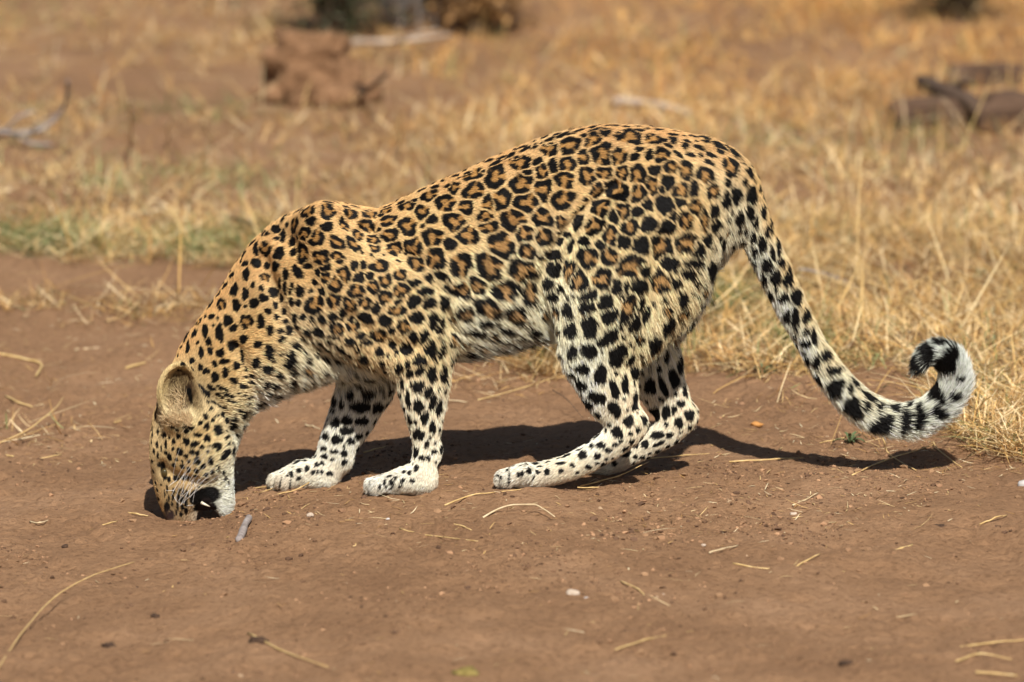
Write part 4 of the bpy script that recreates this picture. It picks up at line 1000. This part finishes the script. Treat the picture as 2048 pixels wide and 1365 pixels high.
lump("soil_clod", 516, 1288, (17, 14, 11), m_clod, "dark lumpy clod at the end of the straight foreground straw", "clod", "loose dark clods", 11, .35)
lump("soil_clod", 220, 1296, (16, 12, 7), m_clod, "flat dark clod in the lower left dust", "clod", "loose dark clods", 12, .4)
lump("soil_clod", 130, 1095, (6, 6, 5), m_clod, "tiny dark clod in the dust left of the muzzle", "clod", "loose dark clods", 13, .4)
lump("soil_clod", 310, 1236, (9, 8, 5), m_clod, "small brown clod above the flat dark one", "clod", "loose dark clods", 14, .4)
lump("soil_clod", 1690, 1330, (13, 9, 6), m_clod, "dark clod near the bottom edge on the right", "clod", "loose dark clods", 15, .4)
lump("soil_clod", 1880, 1058, (13, 10, 7), m_clod, "dark clod at right, level with the kinked straw scraps", "clod", "loose dark clods", 16, .4)
lump("dung_piece", 934, 1352, (22, 14, 12), m_olive, "yellow olive dung piece at the bottom edge centre", "dung", None, 17, .4)
lump("pebble", 1147, 1192, (13, 10, 9), m_peb, "pale pebble in the foreground, right of centre", "pebble", "scattered pebbles", 21, .25)
lump("pebble", 1173, 1200, (6, 5, 4), m_white, "tiny bluish white pebble next to the larger pale pebble", "pebble", "scattered pebbles", 22, .2)
lump("pebble", 2049, 976, (15, 11, 12), m_white, "white pebble cut by the right edge", "pebble", "scattered pebbles", 23, .15)
lump("pebble", 1587, 1030, (7, 5, 4), m_peb, "white chip below the stout greyish straw", "pebble", "scattered pebbles", 24, .3)
lump("pebble", 1407, 1092, (5, 4, 3), m_peb, "small white chip left of the straw scrap in the right foreground", "pebble", "scattered pebbles", 25, .2)
lump("pebble", 776, 1041, (4.5, 4, 3.5), m_white, "small white chip below the near fore paw", "pebble", "scattered pebbles", 26, .2)
lump("pebble", 1326, 1194, (7, 5, 4), m_peb, "small grey flake right of the hooked straw", "pebble", "scattered pebbles", 27, .2)
lump("pebble", 620, 1033, (7, 5, 5), m_peb, "pale chip in front of the far fore paw", "pebble", "scattered pebbles", 28, .3)
lump("dung_ball", 1512, 596, (25, 22, 22), m_clod, "dark brown round dung ball in the grass behind the tail", "dung", "dung balls in the grass", 31, .12)
lump("dung_ball", 1815, 690, (36, 26, 24), m_clod, "low dark dung lump behind the curled tail tip", "dung", "dung balls in the grass", 32, .22)
lump("dead_leaf", 1512, 852, (13, 8, 7), m_leafb, "orange brown crumpled leaf right of the far hind hock", "leaf", None, 33, .4)
lump("stone", 222, 648, (13, 8, 6), m_clod, "small dark stone at the straw strip left of the neck", "stone", None, 34, .3)

# far things, out of focus
mound = lump("earth_mound", 622, 205, (118, 90, 118), m_earth, "crumbly brown earth mound behind the leopard's shoulder", "mound", None, 41, .30, 5, .34, .28, 2.4, None, .72)
for i, (dx, dy, r) in enumerate(((-105, -60, 46), (60, -105, 52), (120, -70, 40), (-30, -125, 34), (150, 10, 48), (-150, 20, 30))):
    V, F = lump_geo((dx / 1000, dy / 1000, r / 1000 * .5), (r / 1000, r / 1100, r / 1300), 50 + i, .35, 3, 1.9)
    mesh_obj("earth_clod", V, F, m_earth, mound)

def branch_thing(name, pts, r0, r1, mat, label, cat, group=None, side=(), sides=9, knob=.22, seed=3):
    def geo(pts, r0, r1, sd):
        w = catmull(np.array([G(q[0], q[1], q[2] / 1000) for q in pts]), 8)
        t = np.linspace(0, 1, len(w))
        rr = (r0 + (r1 - r0) * t) / 1000
        rr[0] *= .55; rr[-1] *= .5
        V, F = tube_geo(w, rr, sides)
        ctr = np.repeat(w, sides, 0)
        n = vnoise(V[:, 0] * 22, V[:, 1] * 22, V[:, 2] * 22, seed=sd) + .6 * vnoise(V[:, 0] * 60, V[:, 1] * 60, V[:, 2] * 60, seed=sd + 1)
        return ctr + (V - ctr) * (1 + knob * n)[:, None], F
    V, F = geo(pts, r0, r1, seed)
    c = V.mean(0); c[2] = V[:, 2].min()
    o = mesh_obj(name, V - c, F, mat); o.location = c
    tag(o, label, cat, group)
    for k, (nm, pp, a, b_) in enumerate(side):
        V, F = geo(pp, a, b_, seed + 5 + k)
        mesh_obj(nm, V - c, F, mat, o)
    return o
branch_thing("grey_stick", [(477, 1082, 6), (485, 1064, 9), (490, 1050, 10), (499, 1034, 14)], 7.5, 7, m_grey, "short weathered grey stick lying below the chin", "stick", None, (), 10, .12, 2)
gl = "old timber lying in the grass"
lump("fallen_log", 1868, 252, (122, 50, 50), m_log, "low brown slab of timber in front of the dark timber at right", "log", gl, 43, .2, 4, .40, -.06, 1.9, None, .6)
branch_thing("fallen_log", [(1838, 160, 70), (1880, 178, 78), (1925, 196, 74), (1966, 226, 50)], 20, 24, m_twig, "dark crooked log slanting over the low brown slab", "log", gl, [("branch_stub", [(1890, 182, 75), (1920, 168, 110), (1940, 160, 125)], 12, 6)], 12, .28, 8)
lump("fallen_log", 2020, 258, (96, 60, 72), m_log, "thick brown log at the right edge of the grass", "log", gl, 45, .24, 4, .40, .2, 1.7, None, .65)
lump("fallen_log", 1975, 170, (120, 44, 40), m_log, "farther flat brown log behind the crooked one", "log", gl, 47, .2, 4, .40, .05, 1.9, None, .6)
branch_thing("pale_branch", [(1225, 203, 25), (1290, 206, 25), (1340, 216, 20), (1378, 228, 12)], 14, 9, m_palewood, "pale weathered branch in the grass above the leopard's rump", "branch", None, (), 9, .3, 21)
branch_thing("pale_branch", [(700, 86, 50), (770, 84, 60), (840, 78, 60), (905, 70, 45)], 10, 6, m_palewood, "long pale branch lying below the dark shrub", "branch", None, [("side_twig", [(790, 84, 60), (840, 66, 110), (880, 60, 120)], 6, 3)], 9, .2, 25)
branch_thing("dead_branch", [(700, 190, 20), (735, 180, 60), (755, 165, 110), (776, 146, 150)], 11, 4, m_twig, "dark dead branch sticking up right of the earth mound", "branch", None, [("side_twig", [(735, 180, 60), (718, 172, 80), (704, 168, 95)], 6, 3)], 8, .2, 29)
branch_thing("dead_branch", [(-20, 262, 20), (40, 268, 40), (90, 255, 60), (128, 214, 120), (136, 160, 210)], 9, 4, m_grey, "grey dead branch bent upright at the left edge", "branch", None, [("side_twig", [(60, 266, 45), (90, 240, 90), (112, 232, 110)], 5, 2.5), ("side_twig", [(20, 266, 30), (60, 286, 25), (105, 290, 20)], 6, 3), ("side_twig", [(10, 262, 30), (35, 236, 70), (70, 222, 90)], 5, 2.5)], 8, .2, 33)

def shrub(px, py, w, h, mat_leaf_cols, bark, n_br, n_leaf, label, seed, leaf=(.012, .03)):
    r = np.random.default_rng(seed)
    c = G(px, py)
    root = bpy.data.objects.new("shrub", None); COL.objects.link(root); root.location = c
    tag(root, label, "shrub", "scrubby shrubs at the far side")
    Vs, Fs, tips = [], [], []; off = 0
    for i in range(n_br):
        az = r.uniform(0, 6.283); sp_ = r.uniform(.2, 1.0)
        end = np.array([math.cos(az) * w * sp_, math.sin(az) * w * sp_ * .7, h * r.uniform(.45, 1.0)])
        mid = end * .5 + np.array([0, 0, h * .12]) + r.normal(size=3) * .05 * h
        b0 = np.array([math.cos(az), math.sin(az), 0]) * .03
        path = catmull(np.array([b0 - [0, 0, .03], mid * .5, mid, end]), 4)
        V, F = tube_geo(path, np.linspace(.008, .002, len(path)) * r.uniform(.6, 1.5), 5)
        Vs.append(V); Fs.append(F[0] + off); off += len(V)
        tips.append(path[4:])
        for q in range(5):
            s0 = path[r.integers(4, len(path) - 1)]
            s1 = s0 + r.normal(size=3) * np.array([.11, .09, .08]) * (h / .5)
            pp = np.linspace(s0, s1, 5); pp[2:4] += r.normal(size=3) * .01
            V, F = tube_geo(pp, np.linspace(.0028, .001, 5), 4)
            Vs.append(V); Fs.append(F[0] + off); off += len(V); tips.append(pp)
    mesh_obj("branches", np.vstack(Vs), [np.vstack(Fs)], bark, root)
    T = np.vstack(tips); T = T[r.integers(0, len(T), n_leaf)] + r.normal(size=(n_leaf, 3)) * .018
    a = unit(r.normal(size=(n_leaf, 3))); b2 = unit(np.cross(a, r.normal(size=(n_leaf, 3))))
    L = r.uniform(leaf[0], leaf[1], n_leaf)[:, None]
    V = np.stack([T, T + a * L * .5 + b2 * L * .24, T + a * L, T + a * L * .5 - b2 * L * .24], 1).reshape(-1, 3)
    cols = np.asarray(mat_leaf_cols)[r.integers(0, len(mat_leaf_cols), n_leaf)] * r.uniform(.7, 1.3, (n_leaf, 1))
    f = mesh_obj("foliage", V, np.arange(4 * n_leaf).reshape(-1, 4), m_grass, root, smooth=False, attrs={"tint": np.repeat(cols, 4, 0)})
    f["kind"] = "stuff"
    return root

# ------------------------------------------------------------------ grass
m_grass = mat_attr("dry_grass_blade", "tint", 0.6, 0.3, 0.25)
FR_X = [-600, 0, 300, 450, 620, 800, 900, 1000, 1130, 1400, 1600, 1780, 1835, 1870, 1910, 2000, 2048, 2700]
FR_Y = [520, 528, 535, 548, 590, 670, 715, 742, 762, 772, 768, 752, 770, 850, 905, 925, 935, 940]
BARE = [(170, 158, 400, 52, .98), (470, 172, 280, 46, .9), (640, 212, 190, 22, .6), (900, 215, 150, 24, .5), (1720, 395, 260, 22, .6), (1060, 155, 120, 20, .6), (1660, 690, 120, 10, .4), (1150, 225, 90, 16, .5), (30, 330, 90, 12, .5), (1860, 782, 110, 20, .9)]
STRIP = [(50, 612, 110, 22, .50), (300, 622, 190, 22, .42), (190, 655, 120, 8, .2), (50, 800, 90, 30, .08), (80, 880, 120, 40, .08), (1000, 765, 150, 26, .14), (1090, 720, 60, 25, .18), (1740, 890, 110, 12, .16), (1640, 800, 190, 22, .10), (420, 610, 60, 20, .3)]
def grass_density(x, y):
    z = ground_coarse(x, y)
    q = to_px(np.stack([x, y, z], 1))
    px, py = q[:, 0], q[:, 1]
    edge = np.interp(px, FR_X, FR_Y) + 16 * vnoise(px * .012, py * .02, seed=81) + 10 * vnoise(px * .05, py * .05, seed=82)
    d = np.clip((edge - py) / 22.0, 0, 1)
    for (cx, cy, rx, ry, k) in BARE:
        d = d * (1 - k * np.clip(1.35 - np.sqrt(((px - cx) / rx) ** 2 + ((py - cy) / ry) ** 2) + .25 * vnoise(px * .015, py * .04, seed=83), 0, 1))
    for (cx, cy, rx, ry, k) in STRIP:
        d = np.maximum(d, k * np.clip(1.2 - np.sqrt(((px - cx) / rx) ** 2 + ((py - cy) / ry) ** 2) + .5 * vnoise(px * .02, py * .03, seed=84), 0, 1))
    d = d * np.clip(.78 + .5 * vnoise(x * 3.0, y * 1.6, seed=85) + .3 * vnoise(x * 9, y * 5, seed=86), .10, 1.1)
    return d, px, py

def blades(base, az, lean, length, width, curl, twist):
    """tapered bent strips, 7 vertices each"""
    n = len(base)
    t = np.array([0, .34, .68, 1.0])
    h = np.stack([np.cos(az), np.sin(az), np.zeros(n)], 1)
    side = np.stack([-np.sin(az + twist), np.cos(az + twist), .25 * np.sin(twist * 3)], 1)
    pts = [base]; ang = lean.copy()
    for k in range(1, 4):
        pts.append(pts[-1] + (h * np.sin(ang)[:, None] + np.array([0, 0, 1.0]) * np.cos(ang)[:, None]) * (length / 3)[:, None])
        ang = ang + curl
    V = np.zeros((n, 7, 3))
    for k, wk in ((0, .7), (1, 1.0), (2, .75)):
        V[:, 2 * k] = pts[k] - side * (width * wk / 2)[:, None]
        V[:, 2 * k + 1] = pts[k] + side * (width * wk / 2)[:, None]
    V[:, 6] = pts[3]
    o = np.arange(n)[:, None] * 7
    Q = np.concatenate([o + np.array([0, 1, 3, 2]), o + np.array([2, 3, 5, 4])])
    T = o + np.array([4, 5, 6])
    return V, Q, T

def sample_ground(n, ylo, yhi, wfun, xpad=.5):
    out = []
    while sum(len(a) for a in out) < n:
        m = 200000
        y = rng.uniform(ylo, yhi, m)
        half = 1.024 * (DIST + y) / DIST + xpad + .22 * np.clip(y, 0, 9)
        x = rng.uniform(-1, 1, m) * half
        d, px, py = grass_density(x, y)
        k = rng.random(m) < wfun(d, x, y, px, py)
        out.append(np.stack([x[k], y[k]], 1))
    return np.vstack(out)[:n]

DRY = np.array([lin(c) for c in ((220, 190, 134), (206, 170, 110), (232, 208, 160), (190, 150, 94), (240, 222, 182), (160, 122, 76), (120, 90, 58))])
ORANGE = np.array([lin(c) for c in ((216, 168, 98), (202, 148, 80), (224, 184, 118), (186, 132, 70), (228, 194, 132))])
GREEN = np.array([lin(c) for c in ((132, 142, 92), (108, 122, 72), (156, 162, 112), (92, 106, 60))])
def grass_tint(x, y, px, py, n, green_bias=0.0):
    pick = lambda A: A[rng.integers(0, len(A), n)]
    c = pick(DRY)
    far = np.clip((330 - py) / 200, 0, 1) * np.clip((px - 500) / 500, .25, 1)
    o = rng.random(n) < far
    c[o] = pick(ORANGE)[o]
    gz = np.zeros(n)
    for (cx, cy, rx, ry, k) in ((350, 220, 330, 26, .75), (120, 300, 200, 30, .35), (350, 370, 320, 45, .45), (80, 480, 130, 45, .65), (450, 500, 260, 40, .5), (1560, 310, 330, 40, .42), (1880, 290, 160, 40, .5), (1450, 630, 120, 70, 1.0), (1500, 700, 170, 55, .7), (1960, 560, 90, 25, .3), (1990, 800, 90, 100, .35), (1650, 740, 200, 25, .45), (950, 120, 200, 60, .2), (1120, 720, 60, 20, .35), (1280, 110, 160, 50, .15), (1700, 885, 60, 10, .5), (80, 30, 140, 50, .5), (700, 35, 160, 50, .35)):
        gz = np.maximum(gz, k * np.clip(1.25 - np.sqrt(((px - cx) / rx) ** 2 + ((py - cy) / ry) ** 2), 0, 1))
    gz = gz * np.clip(.6 + .9 * vnoise(x * 6, y * 3.5, seed=91), 0, 1.2) + .03 + green_bias
    o = rng.random(n) < gz * 1.5
    c[o] = pick(GREEN)[o]
    lf = np.clip(.5 + .7 * vnoise(x * 2.2, y * 1.3, seed=97) + .3 * vnoise(x * 7, y * 4, seed=98), 0, 1)[:, None]
    c = c * (np.array([.78, .72, .66]) * (1 - lf) + np.array([1.1, 1.08, 1.05]) * lf)
    return c * rng.uniform(.66, 1.24, (n, 1)) * 1.08

parts = []
def emit(xy, kind):
    n = len(xy); x, y = xy[:, 0], xy[:, 1]
    z = ground_z(x, y) - .002
    q = to_px(np.stack([x, y, z], 1)); px, py = q[:, 0], q[:, 1]
    az = rng.uniform(0, 6.283, n)
    if kind == 'mat':            # trampled straw lying every way
        lean = rng.uniform(1.05, 1.62, n); L = rng.gamma(2.6, .024, n).clip(.018, .20); w = rng.uniform(.0012, .0032, n)
        z = z + rng.uniform(.002, .030, n) * np.clip(.4 + .6 * vnoise(x * 8, y * 5, seed=95), .1, 1)
        curl = rng.normal(0, .14, n)
    elif kind == 'tuft':         # short standing blades in clumps
        lean = np.abs(rng.normal(.65, .45, n)); L = rng.gamma(3.0, .015, n).clip(.015, .13); w = rng.uniform(.0012, .0032, n)
        curl = rng.uniform(.02, .45, n)
    else:                        # tall far blades
        lean = np.abs(rng.normal(.75, .45, n)); L = rng.gamma(2.2, .022, n).clip(.02, .24) * np.clip(.72 + .4 * np.clip((px - 500) / 700, 0, 1), .4, 1); w = rng.uniform(.0016, .0038, n)
        curl = rng.uniform(.02, .38, n)
    V, Q, T = blades(np.stack([x, y, z], 1), az, lean, L, w, curl, rng.normal(0, .5, n))
    c = grass_tint(x, y, px, py, n, .02 if kind == 'tuft' else 0)
    if kind == 'mat': c = c * rng.uniform(.8, 1.12, (n, 1))
    parts.append((V, Q, T, c))

emit(sample_ground(104000, -.35, 3.2, lambda d, x, y, px, py: d * .8), 'mat')
emit(sample_ground(66000, 3.0, 10.0, lambda d, x, y, px, py: d * .8), 'mat')
cl = sample_ground(3700, .2, 3.2, lambda d, x, y, px, py: d ** 1.5 * .8)
cl = np.repeat(cl, rng.integers(5, 17, len(cl)), 0); cl = cl + rng.normal(0, .016, cl.shape); emit(cl, 'tuft')
cl = sample_ground(7400, 2.6, 11.0, lambda d, x, y, px, py: d ** 1.3 * .8)
cl = np.repeat(cl, rng.integers(6, 20, len(cl)), 0); cl = cl + rng.normal(0, .028, cl.shape); emit(cl, 'far')
def emit_long(n, ylo, yhi):      # long fallen stems lying over the mat
    xy = sample_ground(n, ylo, yhi, lambda d, x, y, px, py: d * .8)
    x, y = xy[:, 0], xy[:, 1]; n = len(xy)
    z = ground_z(x, y) + rng.uniform(.008, .045, n)
    V, Q, T = blades(np.stack([x, y, z], 1), rng.uniform(0, 6.283, n), rng.normal(1.35, .22, n), rng.uniform(.10, .30, n), rng.uniform(.0020, .0034, n), rng.normal(.06, .07, n), rng.normal(0, .3, n))
    c = np.array([lin(q) for q in ((236, 212, 162), (226, 192, 128), (212, 170, 102))])[rng.integers(0, 3, n)] * rng.uniform(.65, 1.0, (n, 1))
    parts.append((V, Q, T, c))
emit_long(3200, .1, 3.0); emit_long(2300, 3.0, 9.0)
def join(parts, name, label, cat):
    off = 0; V, Q, T, C = [], [], [], []
    for v, q, t, c in parts:
        V.append(v.reshape(-1, 3)); Q.append(q + off); T.append(t + off); C.append(np.repeat(c, 7, 0)); off += len(v) * 7
    o = mesh_obj(name, np.vstack(V), [np.vstack(Q), np.vstack(T)], m_grass, smooth=False, attrs={"tint": np.vstack(C)})
    return tag(o, label, cat, kind="stuff")
join(parts, "dry_grass", "trampled dry yellow grass with green shoots behind the leopard", "grass")

# a few tall stalks that stand out of the mass
gs = "single stalks standing out of the grass"
for pts, r, lab in (([(262, 290, 0), (262, 245, 90), (258, 200, 180)], 4.5, "broad pale grass stalk standing upright at left"),
                    ([(336, 278, 0), (335, 255, 60), (352, 228, 130)], 4.0, "pale grass stalk bent right beside the upright one"),
                    ([(428, 285, 0), (412, 262, 70), (398, 235, 120)], 3.6, "pale stalk leaning left in the grass left of the mound"),
                    ([(690, 248, 0), (705, 212, 90), (722, 186, 150)], 4.0, "slanting stalk in front of the earth mound's right side"),
                    ([(800, 300, 0), (798, 262, 80), (786, 232, 140)], 3.4, "thin stalk standing between the mound and the leopard's back"),
                    ([(1720, 600, 0), (1716, 440, 170), (1724, 315, 300)], 2.2, "tall thin upright stalk in the grass right of the rump"),
                    ([(1990, 370, 0), (1960, 310, 100), (1915, 240, 220)], 3.4, "stalk leaning left in front of the thick log"),
                    ([(1860, 400, 0), (1900, 340, 110), (1932, 290, 180)], 3.0, "stalk leaning right below the low log"),
                    ([(1840, 650, 0), (1815, 610, 60), (1797, 602, 75)], 2.4, "short kinked stalk above the curled tail"),
                    ([(1850, 668, 5), (1826, 625, 70), (1797, 590, 120)], 2.2, "yellow stalk leaning over the dark dung lump")):
    stem("grass_stalk", pts, r, m_pale if r > 3.3 else m_straw, lab, "grass stalk", gs)

# shrubs
shrub(670, 74, .26, .42, [(.06, .075, .035), (.09, .10, .05), (.13, .125, .07)], m_twig, 26, 3400, "dark green shrub at the top edge above the mound", 3)
shrub(815, 56, .26, .30, [(.12, .10, .075), (.17, .14, .10), (.10, .085, .07)], m_grey, 34, 2400, "grey leafless brush right of the dark green shrub", 5, (.008, .02))
shrub(1915, 40, .34, .34, [(.08, .055, .025), (.12, .085, .035), (.06, .045, .02)], m_twig, 26, 3600, "brown scrubby shrub at the top right", 7)
shrub(960, 70, .20, .34, [(.28, .15, .055), (.34, .19, .07), (.22, .12, .045)], m_twig, 24, 4200, "rust coloured dry bush at the top edge, centre", 9, (.015, .04))

# small green plants in the grass at right
def leafy(px, py, n, L, label, seed):
    r = np.random.default_rng(seed); c = G(px, py)
    root = bpy.data.objects.new("green_weed", None); COL.objects.link(root); root.location = c
    tag(root, label, "weed", "small green weeds")
    for i in range(n):
        az = i * 2.4 + r.uniform(-.4, .4); le = L * r.uniform(.7, 1.2); ln_ = r.uniform(.4, 1.25)
        t = np.linspace(0, 1, 5); w = le * .10 * np.sin(np.pi * np.clip(t * .9 + .08, 0, 1))
        d = np.array([math.cos(az), math.sin(az), 0]); s = np.array([-math.sin(az), math.cos(az), 0])
        mid = np.array([d * le * tt * math.sin(ln_) + np.array([0, 0, le * (tt * math.cos(ln_) + .15 * math.sin(3 * tt) - .25 * tt * tt)]) for tt in t])
        V = np.concatenate([mid - s * w[:, None] + [0, 0, .002], mid, mid + s * w[:, None] + [0, 0, .002]])
        F = np.array([[a + k * 5, a + 1 + k * 5, a + 1 + (k + 1) * 5, a + (k + 1) * 5] for k in range(2) for a in range(4)])
        mesh_obj("leaf", V, F, m_green, root)
    return root
leafy(1960, 556, 9, .038, "green weed in the straw right of the tail, above the curl", 1)
leafy(1985, 700, 7, .05, "green weed tuft right of the curled tail tip", 2)
leafy(1525, 752, 8, .045, "green weed at the dust edge left of the tail", 3)
leafy(1700, 888, 9, .036, "flat green weed under the bend of the tail", 4)
leafy(1435, 640, 8, .06, "green weed in the grass just behind the thigh", 5)

# ------------------------------------------------------------------ litter and crumbs too small to count
def litter(n, spots, Lr, wr, cols, name, label):
    xy = []
    for (cx, cy, rx, ry, k) in spots:
        m = int(n * k)
        a = rng.uniform(0, 6.283, m); rr = np.sqrt(rng.random(m))
        xy.append(Gv(cx + rx * rr * np.cos(a), cy + ry * rr * np.sin(a))[:, :2])
    xy = np.vstack(xy); n = len(xy); z = ground_z(xy[:, 0], xy[:, 1])
    L = rng.gamma(2.2, Lr / 2.2, n).clip(.004, .09)
    V, Q, T = blades(np.column_stack([xy, z + .0025]), rng.uniform(0, 6.283, n), rng.normal(1.50, .10, n), L, rng.uniform(wr * .6, wr * 1.5, n), rng.normal(.02, .10, n), rng.normal(0, .3, n))
    c = cols[rng.integers(0, len(cols), n)] * rng.uniform(.7, 1.2, (n, 1))
    join([(V, Q, T, c)], name, label, "straw litter")
litter(1, [(1024, 1180, 1150, 190, 240), (650, 990, 300, 60, 220), (1500, 1000, 350, 80, 240), (1000, 1050, 400, 60, 120), (200, 780, 260, 160, 560), (1000, 770, 150, 40, 170), (1700, 850, 360, 80, 330), (1800, 990, 300, 90, 150), (300, 640, 330, 30, 160), (1250, 900, 300, 70, 70), (640, 860, 160, 70, 40), (1950, 900, 120, 60, 220), (60, 880, 120, 60, 60)],
       .020, .0016, DRY, "straw_litter", "broken bits of straw strewn over the dust")
# soil crumbs: small angular lumps
nc = 11000
cx_ = rng.uniform(-1.15, 1.15, nc); cy_ = rng.uniform(-2.1, 1.2, nc)
xa = rng.uniform(-1.1, 1.1, 15000); ya = rng.uniform(-1.1, .5, 15000)
cx_ = np.append(cx_, xa); cy_ = np.append(cy_, ya); nc = len(cx_)
kk = rng.random(nc) < np.clip(.35 + .8 * vnoise(cx_ * 4, cy_ * 2.5, seed=61), .08, 1)
cx_, cy_ = cx_[kk], cy_[kk]; nc = len(cx_)
cr = rng.gamma(1.6, .0009, nc).clip(.0008, .007)
bm = bmesh.new(); bmesh.ops.create_icosphere(bm, subdivisions=1, radius=1.0)
IV = np.array([v.co[:] for v in bm.verts]); IF = np.array([[v.index for v in f.verts] for f in bm.faces]); bm.free()
big_ = rng.random(nc) < .012
cr[big_] = rng.uniform(.003, .007, big_.sum())
CV = IV[None] * (1 + .35 * rng.normal(size=(nc, len(IV), 1))).clip(.45, 1.6) * cr[:, None, None] * np.array([1.15, 1, .75])
CV = CV + np.stack([cx_, cy_, ground_z(cx_, cy_) + cr * .25], 1)[:, None]
CF = (IF[None] + (np.arange(nc) * len(IV))[:, None, None]).reshape(-1, 3)
soil = np.array([(.14, .078, .045), (.22, .124, .07), (.29, .164, .09), (.11, .062, .038), (.33, .19, .105)])
cc = soil[rng.integers(0, 5, nc)] * rng.uniform(.7, 1.2, (nc, 1))
cc[big_] = np.array([.28, .165, .09]) * rng.uniform(.75, 1.05, (big_.sum(), 1))
light = (rng.random(nc) < .012) & ~big_
cc[light] = lin((190, 160, 128)) * .65
tag(mesh_obj("soil_crumbs", CV.reshape(-1, 3), CF, mat_attr("soil_crumb", "tint", .95, .1), smooth=False, attrs={"tint": np.repeat(cc, len(IV), 0)}), "crumbs of dark and pale soil over the dust", "soil", kind="stuff")
